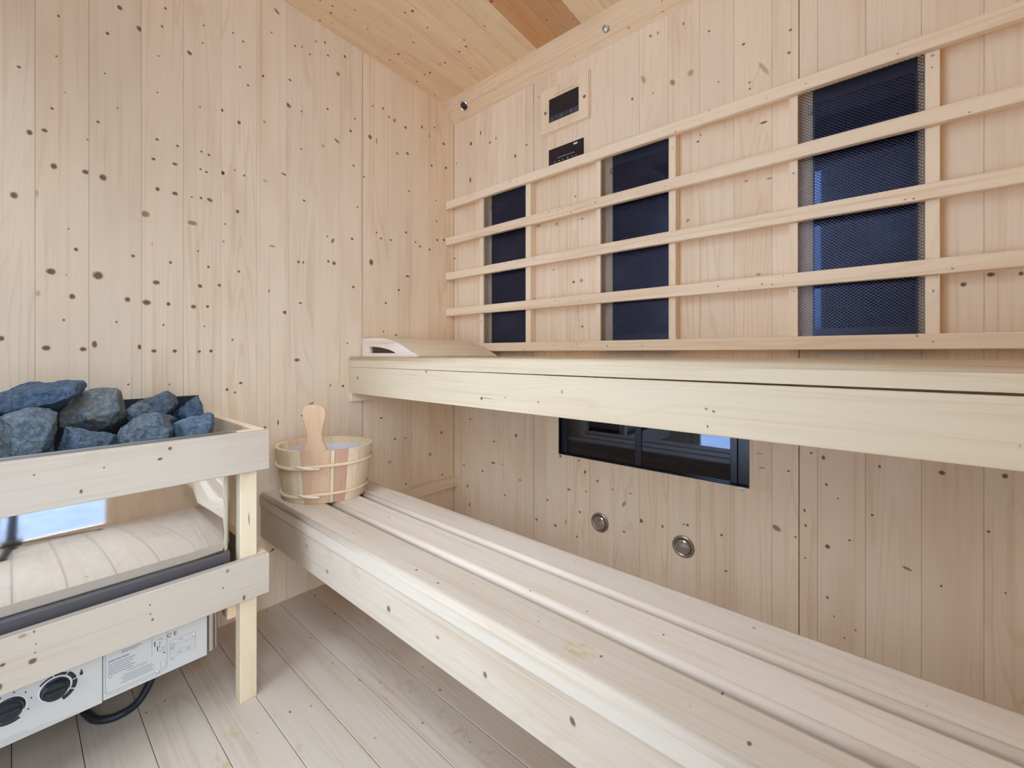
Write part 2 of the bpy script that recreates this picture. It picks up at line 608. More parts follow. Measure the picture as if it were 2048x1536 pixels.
# knots of the walls, benches, guard, floor and ceiling: centre (two wall axes), half sizes, strength, tilt in degrees
KNOTS_LEFT = [(0.1969,1.8458,0.0063,0.0070,1,0),(0.2401,1.8103,0.0099,0.0072,1,-35),(0.0788,1.7528,0.0027,0.0039,1,0),(0.1717,1.7598,0.0040,0.0055,1,0),
    (0.2981,1.9052,0.0035,0.0045,1,0),(0.2899,1.8470,0.0035,0.0044,1,0),(0.3933,1.9095,0.0026,0.0031,1,0),(0.0114,1.5870,0.0041,0.0037,1,0),
    (0.0751,1.6464,0.0022,0.0032,1,0),(0.3566,1.8038,0.0076,0.0061,1,-30),(0.3900,1.8528,0.0026,0.0031,1,0),(0.2818,1.7555,0.0023,0.0029,1,0),
    (0.1667,1.6473,0.0020,0.0027,1,0),(0.0905,1.5603,0.0018,0.0026,0.6,0),(0.0673,1.5086,0.0035,0.0038,1,0),(0.1922,1.5638,0.0021,0.0028,1,0),
    (0.1528,1.5088,0.0039,0.0041,1,0),(0.0289,1.4321,0.0058,0.0075,1,0),(0.0543,1.4471,0.0061,0.0051,1,0),(0.1324,1.4536,0.0019,0.0027,1,0),
    (0.2795,1.6470,0.0023,0.0029,1,0),(0.3835,1.6494,0.0026,0.0031,1,0),(0.2783,1.5085,0.0046,0.0044,1,0),(0.3269,1.5071,0.0043,0.0038,1,0),
    (0.0704,1.3615,0.0071,0.0084,1,0),(0.1286,1.3652,0.0077,0.0067,1,0),(0.1627,1.3611,0.0085,0.0096,1,0),(0.2703,1.4485,0.0057,0.0044,1,0),
    (0.3208,1.4506,0.0073,0.0045,1,0),(0.3874,1.5119,0.0033,0.0039,1,0),(0.4072,1.5079,0.0040,0.0047,1,0),(0.2795,1.3634,0.0058,0.0066,1,0),
    (0.3208,1.3618,0.0085,0.0060,1,0),(0.0035,1.2683,0.0073,0.0092,1,0),(0.0406,1.2830,0.0042,0.0101,0.35,0),(0.3848,1.4556,0.0033,0.0039,1,0),
    (0.4005,1.4520,0.0053,0.0032,1,0),(0.3623,1.3627,0.0038,0.0023,1,0),(0.3861,1.3661,0.0039,0.0047,1,0),(0.2512,1.2830,0.0123,0.0101,0.75,0),
    (0.3642,1.2829,0.0141,0.0077,0.7,0),(0.0969,1.2059,0.0018,0.0026,1,0),(0.1107,1.1548,0.0047,0.0053,1,0),(0.2249,1.1572,0.0049,0.0050,1,0),
    (0.3100,1.1523,0.0042,0.0052,1,0),(0.3783,1.1990,0.0026,0.0031,1,0),(0.4058,1.1534,0.0040,0.0047,1,0),(0.2669,1.1979,0.0023,0.0029,0.6,0),
    (0.0656,1.0901,0.0097,0.0090,1,0),(0.1528,1.0919,0.0119,0.0122,1,0),(0.2766,1.0883,0.0092,0.0073,1,0),(0.3835,1.0907,0.0065,0.0062,1,0),
    (0.0432,1.0320,0.0051,0.0088,0.35,0),(0.1038,1.0299,0.0065,0.0079,1,0),(0.2131,1.0324,0.0069,0.0078,1,0),(0.2545,1.0276,0.0113,0.0087,1,0),
    (0.3052,1.0277,0.0054,0.0067,1,0),(0.3667,1.0246,0.0077,0.0070,1,0),(0.4032,1.0283,0.0047,0.0055,1,0),(0.0883,0.9672,0.0027,0.0039,1,0),
    (0.1901,0.9676,0.0026,0.0035,1,0),(0.2934,0.9645,0.0029,0.0037,1,0),(0.3952,0.9655,0.0026,0.0031,1,0),(-0.0163,0.9163,0.0055,0.0073,1,0),
    (0.0573,0.8940,0.0087,0.0076,1,0),(0.1239,0.8913,0.0076,0.0067,1,0),(0.1460,0.9050,0.0059,0.0108,1,0),(0.2396,0.8986,0.0055,0.0086,1,0),
    (0.2715,0.8873,0.0069,0.0058,1,0),(0.3202,0.8875,0.0061,0.0060,1,0),(0.3815,0.8862,0.0052,0.0047,1,0),(0.2147,0.7924,0.0027,0.0035,1,0),
    (0.3070,0.7874,0.0030,0.0037,0.6,0),(0.0932,1.0850,0.0018,0.0026,0.6,0),(0.6083,2.0827,0.0116,0.0062,0.8,-35),(0.6702,1.9948,0.0044,0.0045,1,0),
    (0.6951,2.0046,0.0036,0.0037,1,0),(0.7466,2.0530,0.0066,0.0038,0.7,0),(0.7810,2.0681,0.0049,0.0048,1,0),(0.7233,1.9926,0.0037,0.0037,1,0),
    (0.7928,2.0246,0.0049,0.0048,1,0),(0.8609,2.0563,0.0063,0.0059,1,0),(0.4736,1.9312,0.0029,0.0033,1,0),(0.5027,1.9193,0.0037,0.0042,1,0),
    (0.5910,1.9991,0.0032,0.0035,1,0),(0.4939,1.8299,0.0037,0.0041,1,0),(0.5638,1.8342,0.0047,0.0052,1,0),(0.6528,1.8632,0.0060,0.0045,1,0),
    (0.8328,1.9732,0.0082,0.0098,0.8,0),(0.5176,1.7804,0.0038,0.0042,1,0),(0.6460,1.7703,0.0121,0.0072,1,-30),(0.6933,1.7672,0.0036,0.0037,1,0),
    (0.7908,1.8183,0.0049,0.0048,1,0),(0.4412,1.6648,0.0056,0.0056,1.5,0),(0.4910,1.6447,0.0059,0.0066,1,0),(0.5686,1.6779,0.0064,0.0052,0.5,0),
    (0.9044,1.8277,0.0044,0.0040,1,0),(0.8850,1.7707,0.0064,0.0060,1,0),(0.8288,1.7096,0.0143,0.0049,0.9,-30),(0.7733,1.6699,0.0068,0.0067,0.5,0),
    (0.6925,1.6294,0.0036,0.0037,1,0),(0.4448,1.4629,0.0056,0.0065,1.6,0),(0.5064,1.4741,0.0037,0.0042,1,0),(0.4786,1.4835,0.0029,0.0033,1,0),
    (0.6324,1.5181,0.0102,0.0036,1,-15),(0.5701,1.4759,0.0080,0.0052,0.4,0),(0.8979,1.6358,0.0054,0.0050,1,0),(0.9420,1.6050,0.0056,0.0051,1,0),
    (0.9716,1.7796,0.0092,0.0104,1,0),(1.0019,1.7743,0.0024,0.0147,1,0),(0.9855,1.9144,0.0058,0.0052,1,0),(1.0330,1.9245,0.0061,0.0053,1,0),
    (1.0624,1.9005,0.0075,0.0065,0.6,0),(1.0900,1.8967,0.0076,0.0109,0.7,-30),(1.1472,1.8888,0.0080,0.0067,1,0),(1.1041,1.7576,0.0090,0.0077,0.6,0),
    (1.1578,1.7765,0.0081,0.0067,1,0),(0.4092,1.3661,0.0094,0.0063,0.9,-25),(0.4866,1.3490,0.0058,0.0066,1,0),(0.4509,1.2996,0.0028,0.0032,1,0),
    (0.4467,1.2421,0.0042,0.0048,0.5,0),(0.4058,1.1540,0.0047,0.0055,1,0),(0.4904,1.1514,0.0044,0.0050,1,0),(0.4370,1.0993,0.0076,0.0056,1,0),
    (0.4032,1.0291,0.0047,0.0055,1,0),(0.5829,1.0970,0.0024,0.0069,1,0),(0.6366,1.0262,0.0102,0.0071,1,0),(0.8915,1.3405,0.0065,0.0060,1,0),
    (0.8969,1.1476,0.0065,0.0060,1,0),(0.8118,1.3168,0.0060,0.0116,0.9,-30),(0.7889,1.3286,0.0039,0.0038,1,0),(0.6826,1.2137,0.0053,0.0055,1,0),
    (0.6995,1.2146,0.0045,0.0046,1,0),(0.7938,1.2341,0.0049,0.0067,1,0),(0.8166,1.2302,0.0081,0.0078,1,0),(0.6888,1.0647,0.0072,0.0037,1,0),
    (0.6773,0.8564,0.0115,0.0064,1,0),(0.4722,0.9251,0.0036,0.0041,1,0),(0.4125,0.8879,0.0054,0.0056,1,0),(0.4961,0.7821,0.0059,0.0050,1,0),
    (0.4565,0.7630,0.0049,0.0057,1,0),(0.8719,0.9208,0.0042,0.0040,1,0),(0.8528,0.7517,0.0052,0.0049,1.5,0),(0.8027,0.7573,0.0040,0.0077,0.7,-30),
    (0.5934,1.2544,0.0114,0.0035,0.7,0),(0.7023,1.4433,0.0063,0.0037,1,0),(0.9154,1.4743,0.0044,0.0041,1,0),(0.9771,1.2600,0.0105,0.0146,1,0),
    (1.0233,1.3683,0.0060,0.0053,1,0),(1.0019,1.3892,0.0047,0.0042,1,0),(1.0711,1.3715,0.0063,0.0054,1,0),(1.1498,1.4207,0.0080,0.0067,1,0),
    (1.1578,1.2261,0.0108,0.0056,1,0),(1.0466,1.0965,0.0061,0.0054,1,0),(1.1121,1.1595,0.0065,0.0055,1,0),(1.0354,0.9739,0.0049,0.0043,1,0),
    (1.0977,0.9610,0.0077,0.0044,1,0),(1.2380,1.9272,0.0057,0.0092,1,0),(1.2773,1.9018,0.0103,0.0082,0.5,0),(1.3112,1.9540,0.0060,0.0048,1,0),
    (1.3681,1.8975,0.0095,0.0073,1,0),(1.1597,1.7772,0.0067,0.0056,1,0),(1.2933,1.7675,0.0060,0.0071,1,0),(1.3839,1.7852,0.0096,0.0073,1,0),
    (1.1659,1.6107,0.0054,0.0045,1,0),(1.3194,1.6093,0.0046,0.0036,1,0),(1.3233,1.5113,0.0061,0.0048,1,0),(1.1498,1.4207,0.0067,0.0056,1,0),
    (1.2014,1.3884,0.0056,0.0046,1,0),(1.2266,1.3726,0.0071,0.0058,1,0),(1.3279,1.4227,0.0076,0.0060,1,0),(1.3681,1.4307,0.0079,0.0061,1,0),
    (1.2815,1.3688,0.0074,0.0059,1,0),(1.1568,1.2257,0.0108,0.0056,1,0),(1.0245,0.6060,0.0072,0.0042,1,0),(1.0926,0.5065,0.0064,0.0055,1,0),
    (1.1472,0.5017,0.0053,0.0045,1,0),(1.3541,0.4986,0.0078,0.0072,1,0),(1.2832,0.4050,0.0148,0.0106,0.5,0),(1.0661,0.4111,0.0125,0.0086,0.4,0),
    (1.3572,0.2940,0.0062,0.0048,1,0),(1.1490,0.2970,0.0053,0.0045,1,0),(0.9878,0.4135,0.0047,0.0084,1,0),(0.5942,0.1938,0.0082,0.0035,1.2,30),
    (0.5701,0.1245,0.0032,0.0086,1,0),(0.7810,0.6642,0.0039,0.0076,1,0),(0.4793,0.7517,0.0036,0.0041,1,0),(0.6951,0.6525,0.0045,0.0046,1,0),
    (0.7334,0.6950,0.0169,0.0037,0.8,10),(0.6123,0.6369,0.0025,0.0106,1.2,0),(0.5701,0.6247,0.0048,0.0052,1,0)]
KNOTS_BACK = [(-1.4289,1.9129,0.0049,0.0117,1,0),(-1.4945,1.8832,0.0086,0.0108,1,0),(-1.3690,1.8493,0.0079,0.0057,1,0),(-1.3314,1.8555,0.0046,0.0057,1,0),
    (-1.2169,1.7418,0.0071,0.0087,1,0),(-1.1550,1.7703,0.0082,0.0043,1,0),(-1.5975,1.8186,0.0055,0.0037,1,0),(-1.4990,1.7100,0.0069,0.0144,1,0),
    (-1.0881,1.9480,0.0039,0.0031,1,0),(-0.6068,1.9720,0.0053,0.0069,0.8,35),(-0.5804,1.9696,0.0043,0.0068,0.7,0),(-0.4952,1.9583,0.0032,0.0057,1,0),
    (-0.4162,1.8954,0.0037,0.0039,1,0),(-0.6320,1.8329,0.0072,0.0191,0.5,25),(-0.5312,1.7811,0.0083,0.0133,0.7,30),(-0.4729,1.7879,0.0110,0.0113,0.5,0),
    (-0.6734,1.7810,0.0047,0.0062,1,0),(-0.5979,1.7725,0.0026,0.0051,0.7,0),(-0.3883,1.7240,0.0029,0.0031,1,0),(-0.3181,1.8085,0.0054,0.0045,1,0),
    (-0.2646,1.7126,0.0064,0.0292,0.4,30),(-0.1985,1.7926,0.0036,0.0042,1,0),(-0.2021,1.7301,0.0048,0.0042,1,0),(-0.3020,1.6870,0.0033,0.0037,1,0),
    (-0.3013,1.6680,0.0033,0.0037,1,0),(-0.4419,1.5770,0.0031,0.0032,1,0),(-0.4496,1.5587,0.0061,0.0032,1,0),(-0.2646,1.5548,0.0115,0.0037,1,0),
    (-0.2501,1.3874,0.0088,0.0029,0.7,0),(-0.3107,1.3960,0.0054,0.0030,0.7,0),(-0.9972,1.4020,0.0097,0.0081,0.5,0),(-1.0879,1.4121,0.0104,0.0083,0.5,0),
    (-0.9089,1.4924,0.0046,0.0039,1,0),(-0.8783,1.3987,0.0044,0.0039,1,0),(-0.9170,1.1595,0.0069,0.0059,1,0),(-0.8818,1.1615,0.0089,0.0077,0.6,0),
    (-1.0135,1.2196,0.0037,0.0030,1,0),(-0.8783,0.9840,0.0056,0.0048,1,0),(-0.4813,1.3122,0.0063,0.0065,0.6,0),(-1.6141,1.3517,0.0148,0.0050,0.8,0),
    (0.1399,1.0393,0.0060,0.0058,1,0),(0.1829,1.0572,0.0075,0.0056,1,0),(0.2270,1.0541,0.0043,0.0054,1,0),(-0.2783,1.1124,0.0078,0.0044,0.5,0),
    (-1.4987,0.5662,0.0069,0.0048,1,0),(-1.2132,0.5227,0.0071,0.0087,1,0),(-1.3439,0.4791,0.0078,0.0034,1,0),(-1.3479,0.3811,0.0125,0.0057,1,0),
    (-1.5434,0.3359,0.0071,0.0049,1,0),(-1.4180,0.3315,0.0065,0.0058,1,0),(-1.2918,0.3831,0.0060,0.0045,0.5,0),(-1.5188,0.2422,0.0052,0.0096,1,0),
    (-1.5049,0.1552,0.0052,0.0096,1,0),(-1.1161,0.4000,0.0053,0.0042,1,0),(-0.8663,0.4258,0.0055,0.0086,0.9,-30),(-0.8123,0.4018,0.0053,0.0075,0.8,-35),
    (-0.8940,0.4654,0.0045,0.0039,1,0),(-0.9390,0.3438,0.0093,0.0039,1,0),(-0.8619,0.3520,0.0066,0.0057,0.4,0),(-0.7484,0.3830,0.0040,0.0037,1,0),
    (-0.7051,0.3399,0.0058,0.0144,0.7,-30),(-0.6802,0.3829,0.0057,0.0053,0.5,0),(-0.8895,0.2670,0.0056,0.0048,1,0),(-0.6411,0.2959,0.0082,0.0079,1,0),
    (-0.5649,0.2959,0.0051,0.0068,0.8,-25),(-0.4824,0.3224,0.0048,0.0049,1,0),(-0.4952,0.3224,0.0032,0.0033,1,0),(-0.3796,0.3182,0.0043,0.0046,1,0),
    (-0.7051,0.2402,0.0058,0.0036,1,0),(-1.0036,0.1850,0.0073,0.0061,1,0),(-0.9021,0.1687,0.0045,0.0039,1,0),(-1.1002,0.1850,0.0066,0.0052,1,0),
    (-0.2326,0.3787,0.0135,0.0086,0.8,-25),(-0.2693,0.5454,0.0103,0.0022,0.7,0),(-0.2757,0.5862,0.0103,0.0022,0.5,0),(-0.3667,0.2110,0.0057,0.0031,1,0),
    (-0.9507,0.2127,0.0094,0.0119,0.4,0),(-0.1140,0.3602,0.0065,0.0067,1,0),(-0.0673,0.3901,0.0031,0.0026,1.4,0),(0.0439,0.3524,0.0108,0.0037,0.8,-20),
    (-0.0214,0.4677,0.0039,0.0032,1,0),(-0.0074,0.5939,0.0034,0.0044,1,0),(-0.1165,0.5267,0.0038,0.0040,1,0),(-0.1228,0.5985,0.0044,0.0068,1,0),
    (-0.1501,0.6066,0.0034,0.0027,1.5,0),(0.1049,0.5983,0.0067,0.0059,1,0),(0.2038,0.6090,0.0055,0.0061,1,0),(0.1791,0.4796,0.0030,0.0034,1,0),
    (-0.1627,0.4041,0.0034,0.0042,1,0),(-0.1656,0.4449,0.0029,0.0055,1,0),(-0.1639,0.3138,0.0023,0.0028,1,0),(-0.1866,0.3656,0.0029,0.0035,1,0),
    (-0.2033,0.5477,0.0048,0.0028,1,0),(0.1036,0.3305,0.0025,0.0035,1,0),(0.2045,0.3505,0.0018,0.0028,1,0),(-0.1140,0.2229,0.0033,0.0040,1,0),
    (-0.0914,0.4945,0.0021,0.0027,1,0),(-0.0999,0.1778,0.0021,0.0027,1,0),(-0.0550,0.1593,0.0020,0.0026,1,0),(-0.0777,0.1294,0.0021,0.0026,1,0),
    (-1.7232,-0.0768,0.0079,0.0051,1,0),(-1.2768,0.2497,0.0060,0.0045,1,0),(-1.1900,0.3332,0.0056,0.0043,1,0),(-1.0434,0.2792,0.0050,0.0062,1,0)]
KG_UP= [(0.2293,0.6691,0.0044,0.0044,1,0),(0.2118,0.6490,0.0052,0.0033,1,0),(0.0892,0.6076,0.0028,0.0049,1,0),(0.0270,0.6534,0.0019,0.0019,1,0),
    (0.1223,0.6483,0.0019,0.0020,1,0)]
KG_LO= [(0.3401,0.3547,0.0042,0.0048,0.7,0),(0.3307,0.3175,0.0021,0.0024,1,0),(0.1991,0.3035,0.0025,0.0033,1,0),(0.1948,0.3368,0.0017,0.0022,1,0),
    (0.1957,0.3170,0.0025,0.0022,0.7,0),(0.0252,0.3075,0.0063,0.0056,1,0),(-0.0109,0.3198,0.0041,0.0036,1,0),(-0.0150,0.2818,0.0046,0.0072,1,0),
    (0.3755,0.2755,0.0033,0.0074,1,0),(0.0270,0.3615,0.0016,0.0028,1,0),(0.0129,0.3602,0.0061,0.0037,0.5,0),(0.0295,0.3370,0.0016,0.0019,0.8,0),
    (0.0283,0.3217,0.0016,0.0019,0.8,0)]
KL_AP= [(-0.3571,0.3220,0.0053,0.0083,1,30),(-0.5423,0.3023,0.0056,0.0063,0.9,0),(-0.8462,0.3033,0.0079,0.0079,0.9,25),(-0.6746,0.3128,0.0062,0.0040,0.7,0),
    (-1.1369,0.2920,0.0084,0.0067,0.6,0),(-1.2608,0.3246,0.0128,0.0072,0.3,0)]
KU_AP= [(-0.2599,0.7726,0.0037,0.0029,0.7,-20),(-0.2463,0.7690,0.0036,0.0029,0.8,0),(-0.2572,0.7391,0.0018,0.0039,1,0),(-1.5476,0.7848,0.0074,0.0078,0.7,0),
    (-0.5942,0.7866,0.0044,0.0061,0.5,0),(-0.6677,0.7562,0.0048,0.0038,0.5,0),(-0.7805,0.7602,0.0027,0.0020,1,0),(-0.8704,0.7513,0.0040,0.0057,1,0),
    (-1.1234,0.8233,0.0052,0.0081,0.8,0),(0.1379,0.7568,0.0017,0.0033,0.3,0)]
KL_TOP= [(-0.7809,0.5833,0.0040,0.0032,1),(-0.7027,0.5794,0.0034,0.0028,1),(-0.6439,0.6250,0.0024,0.0020,0.7),(-0.3375,0.6067,0.0027,0.0030,1),
    (-0.1244,0.5896,0.0031,0.0045,1),(-0.1686,0.6776,0.0029,0.0034,1),(-0.1713,0.6522,0.0024,0.0043,1),(-0.2828,0.7224,0.0019,0.0029,1),
    (-0.4160,0.6956,0.0016,0.0020,1),(-0.6312,0.5461,0.0038,0.0033,0.4),(-0.8531,0.5153,0.0058,0.0035,0.5),(-0.5079,0.5199,0.0033,0.0034,0.5),
    (-0.5388,0.6808,0.0017,0.0021,1),(-1.0916,0.7176,0.0037,0.0025,1),(-1.1706,0.6395,0.0040,0.0022,1),(-1.0700,0.5931,0.0033,0.0019,1),
    (-0.1986,0.6003,0.0008,0.0013,1),(-0.4660,0.6132,0.0013,0.0017,1),(-0.1707,0.8436,0.0035,0.0046,0.4),(0.0443,0.8097,0.0008,0.0017,1),
    (0.0136,0.8235,0.0012,0.0018,0.5),(-0.5343,0.8408,0.0019,0.0030,0.5),(-1.0115,0.7766,0.0068,0.0052,0.4),(-0.6055,0.8801,0.0023,0.0034,0.4)]
K_FLOOR= [(-1.1034,0.4458,0.0046,0.0030,1),(-1.0825,0.4876,0.0046,0.0024,0.7),(-0.8315,0.6385,0.0042,0.0032,0.7),(-0.8814,0.5426,0.0033,0.0028,0.6),
    (-1.1866,0.5952,0.0043,0.0028,0.5),(-0.8735,0.6676,0.0028,0.0021,0.5),(-0.7084,0.6766,0.0020,0.0019,1),(-0.8784,0.7310,0.0045,0.0038,0.8),
    (-0.9785,0.7513,0.0035,0.0027,0.8),(-1.0686,0.6126,0.0061,0.0035,0.7),(-1.4061,0.7141,0.0060,0.0041,0.8),(-1.5690,0.7212,0.0062,0.0054,0.8),
    (-1.6230,0.5726,0.0048,0.0025,1),(-1.5971,0.5682,0.0046,0.0025,1),(-1.0631,0.8163,0.0035,0.0030,0.6),(-0.8143,0.7127,0.0028,0.0024,0.6),
    (-1.3782,0.2532,0.0044,0.0025,0.7),(-1.3684,0.2155,0.0043,0.0030,0.8),(-1.0995,0.3719,0.0032,0.0017,0.5),(-1.0200,0.6429,0.0038,0.0033,0.5)]
K_CEIL= [(-1.2873,0.9439,0.0072,0.0056,1),(-1.3145,0.9310,0.0043,0.0040,1),(-1.5330,0.7633,0.0074,0.0058,0.7),(-1.4989,0.7519,0.0043,0.0040,1),
    (-1.3040,1.0246,0.0038,0.0040,1),(-1.2394,1.1515,0.0047,0.0040,1),(-1.2577,1.1794,0.0063,0.0049,1),(-1.2983,1.1816,0.0048,0.0040,1),
    (-1.4080,1.0372,0.0048,0.0040,1),(-1.5088,1.0368,0.0066,0.0051,1),(-1.3932,1.1863,0.0059,0.0045,1),(-1.4169,1.1791,0.0051,0.0040,1),
    (-1.5216,1.1792,0.0053,0.0040,1),(-1.4921,1.1860,0.0070,0.0053,1),(-1.3313,1.2745,0.0034,0.0040,1),(-1.1283,1.1522,0.0037,0.0040,1),
    (-0.9300,1.2720,0.0030,0.0040,1),(-1.5995,0.7540,0.0045,0.0040,1),(-1.5100,0.7118,0.0043,0.0040,1),(-1.0346,1.0913,0.0069,0.0054,1),
    (-1.4501,0.8116,0.0030,0.0040,1),(-1.4907,0.8857,0.0031,0.0040,1),(-1.5668,1.0349,0.0034,0.0040,1),(-1.5949,1.2971,0.0038,0.0040,1),
    (-1.5856,1.1870,0.0054,0.0041,1)]
# yellowish resin stains: x, y, radius
STAINS_FLOOR = [(-0.952, 0.680, 0.035),(-0.746, 0.682, 0.035),(-0.977, 0.633, 0.030),(-0.976, 0.419, 0.025),(-1.135, 0.331, 0.025),(-1.073, 0.298, 0.030),
    (-0.645, 0.680, 0.030),(-0.811, 0.688, 0.020)]
STAINS_BENCH = [(-0.374, 0.598, 0.025),(-0.305, 0.789, 0.025),(-0.849, 0.775, 0.020),(-1.269, 0.540, 0.030),(-0.240, 0.550, 0.030),(-1.203, 0.758, 0.020),
    (-0.860, 0.661, 0.025),(-0.104, 0.663, 0.020)]
# outlines of the stove stones in the plane x = first number (y, z), with their depth
STONES = [
    ('A',-1.42,0.1,[(-0.034,0.783),(-0.016,0.794),(0.002,0.804),(0.017,0.815),(0.048,0.815),(0.090,0.818),(0.109,0.816),(0.114,0.803),(0.108,0.788),
    (0.086,0.768),(0.064,0.754),(0.048,0.762),(0.027,0.765),(0.004,0.758),(-0.016,0.748),(-0.031,0.749)]),
    ('B',-1.44,0.12,[(0.072,0.743),(0.109,0.790),(0.150,0.797),(0.168,0.794),(0.177,0.786),(0.172,0.776),(0.183,0.746),(0.191,0.716),(0.161,0.682),
    (0.131,0.685),(0.091,0.707),(0.072,0.711)]),
    ('C',-1.325,0.1,[(-0.019,0.751),(-0.015,0.755),(0.010,0.764),(0.027,0.769),(0.053,0.765),(0.064,0.754),(0.062,0.727),(0.057,0.679),(0.046,0.621),
    (0.003,0.622),(-0.015,0.635),(-0.021,0.681)]),
    ('D',-1.32,0.08,[(0.073,0.725),(0.095,0.712),(0.120,0.701),(0.152,0.697),(0.156,0.686),(0.151,0.672),(0.140,0.621),(0.073,0.626),(0.065,0.674),(0.068,0.701)]),
    ('E',-1.325,0.1,[(0.157,0.687),(0.166,0.706),(0.182,0.725),(0.207,0.734),(0.229,0.737),(0.255,0.716),(0.263,0.694),(0.261,0.672),(0.248,0.607),
    (0.169,0.619),(0.156,0.672)]),
    ('F',-1.5,0.11,[(0.211,0.747),(0.250,0.765),(0.281,0.777),(0.297,0.765),(0.307,0.737),(0.289,0.707),(0.265,0.702),(0.220,0.722)]),
    ('G',-1.415,0.07,[(0.184,0.740),(0.194,0.750),(0.210,0.758),(0.227,0.747),(0.243,0.727),(0.236,0.706),(0.198,0.703),(0.187,0.717)]),
    ('H',-1.5,0.1,[(0.292,0.706),(0.321,0.744),(0.346,0.759),(0.362,0.738),(0.367,0.704),(0.355,0.675),(0.306,0.681)]),
    ('I',-1.325,0.09,[(0.261,0.709),(0.282,0.719),(0.303,0.725),(0.337,0.726),(0.346,0.717),(0.341,0.673),(0.337,0.605),(0.273,0.609),(0.265,0.671)]),
    ('J',-1.42,0.06,[(0.249,0.728),(0.266,0.722),(0.288,0.705),(0.287,0.688),(0.251,0.693),(0.244,0.717)])]


# ------------------------------------------------------------------ the setting
G = 0.00022                                # half the joint between neighbouring boards

# left wall: upright boards, deep panel joint at y = 0.9378
wl = thing('wall_left', (XL, 0, 0), 'knotty light spruce board wall behind the stove and bucket', 'wall', kind='structure')
JL = [-0.505, -0.445, -0.345, -0.247, -0.15, -0.055, 0.0381, 0.1353, 0.2434, 0.3416, 0.4398, 0.5435, 0.6408, 0.7372, 0.8431, 0.9375,
      0.9878, 1.0774, 1.1849, 1.2756, 1.3887, 1.4335]
for i, (a, b) in enumerate(zip(JL, JL[1:])):
    g0 = 0.0020 if abs(a - 0.9375) < 1e-4 else G
    g1 = 0.0010 if abs(b - 0.9375) < 1e-4 else G
    warm = 1.0 if b < 0.94 else 0.94
    board('plank', wl, XL - 0.014, XL, a + g0, b - g1, 0.0, zc(a) + 0.002, WZ, tint(0.03, (1, warm ** 0.4, warm)), 0.0006, 1, '+x', KNOTS_LEFT)
board('backing', wl, XL - 0.022, XL - 0.0145, -0.52, 1.45, 0.0, 2.2, M_DARKGAP, None, 0)

# back wall, with an opening for the black glass panel under the upper bench
wb = thing('wall_back', (0, YB, 0), 'light spruce board wall behind the two benches', 'wall', kind='structure')
JB = [XL, -1.5577, -1.4639, -1.3595, -1.2619, -1.1594, -1.1161, -1.051, -0.9483, -0.8488, -0.7464, -0.6466, -0.5462, -0.445, -0.3442,
      -0.2438, -0.1784, -0.1361, -0.0348, 0.0698, 0.1723, 0.275, 0.31]
OPN = (-0.989, -0.302, 0.477, 0.700)
HB = zc(YB)
for a, b in zip(JB, JB[1:]):
    deep = [abs(x + 1.1161) < 1e-4 or abs(x + 0.1784) < 1e-4 for x in (a, b)]
    x0, x1 = a + (0.0010 if deep[0] else G), b - (0.0010 if deep[1] else G)
    tn = tint(0.03)
    spans = []                             # (x0, x1, z0, z1) pieces of this board
    o0, o1 = max(x0, OPN[0]), min(x1, OPN[1])
    if o0 >= o1:
        spans = [(x0, x1, 0.0, HB)]
    else:
        spans = [(x0, x1, 0.0, OPN[2]), (x0, x1, OPN[3], HB)]
        if o0 > x0 + 0.004:
            spans.append((x0, o0, OPN[2], OPN[3]))
        if o1 < x1 - 0.004:
            spans.append((o1, x1, OPN[2], OPN[3]))
    for q0, q1, z0, z1 in spans:
        bv = 0.0006 if (z0, z1) == (0.0, HB) else 0.0004
        board('plank', wb, q0, q1, YB, YB + 0.014, z0, z1, WZ, tn, bv, 1, '-y', KNOTS_BACK)
bm = bmesh.new()
box(bm, XL - 0.02, OPN[0] - 0.001, YB + 0.0145, YB + 0.02, 0, 2.12)
box(bm, OPN[1] + 0.001, XR + 0.02, YB + 0.0145, YB + 0.02, 0, 2.12)
box(bm, OPN[0] - 0.001, OPN[1] + 0.001, YB + 0.0145, YB + 0.02, 0, OPN[2])
box(bm, OPN[0] - 0.001, OPN[1] + 0.001, YB + 0.0145, YB + 0.02, OPN[3], 2.12)
obj('backing', bm, M_DARKGAP, wb)

# floor boards along x
fl = thing('floor', (0, 0, 0), 'whitish spruce board floor with faint yellow stains', 'floor', kind='structure')
ys = [0.7172 + 0.1025 * k for k in range(-12, 8)]
for a, b in zip(ys, ys[1:]):
    y0, y1 = max(a, YF - 0.02), min(b, YB + 0.01)
    if y1 - y0 > 0.004:
        board('plank', fl, XL - 0.01, XR + 0.01, y0 + 0.0006, y1 - 0.0006, -0.02, 0.0, WX, tint(0.03, (0.76, 0.79, 0.86)), 0.0012, 1, '+z',
              K_FLOOR + rnd_knots((XL, XR, y0, y1), 3), stains=STAINS_FLOOR)
board('backing', fl, XL - 0.02, XR + 0.02, YF - 0.02, YB + 0.02, -0.03, -0.021, M_DARKGAP, None, 0)

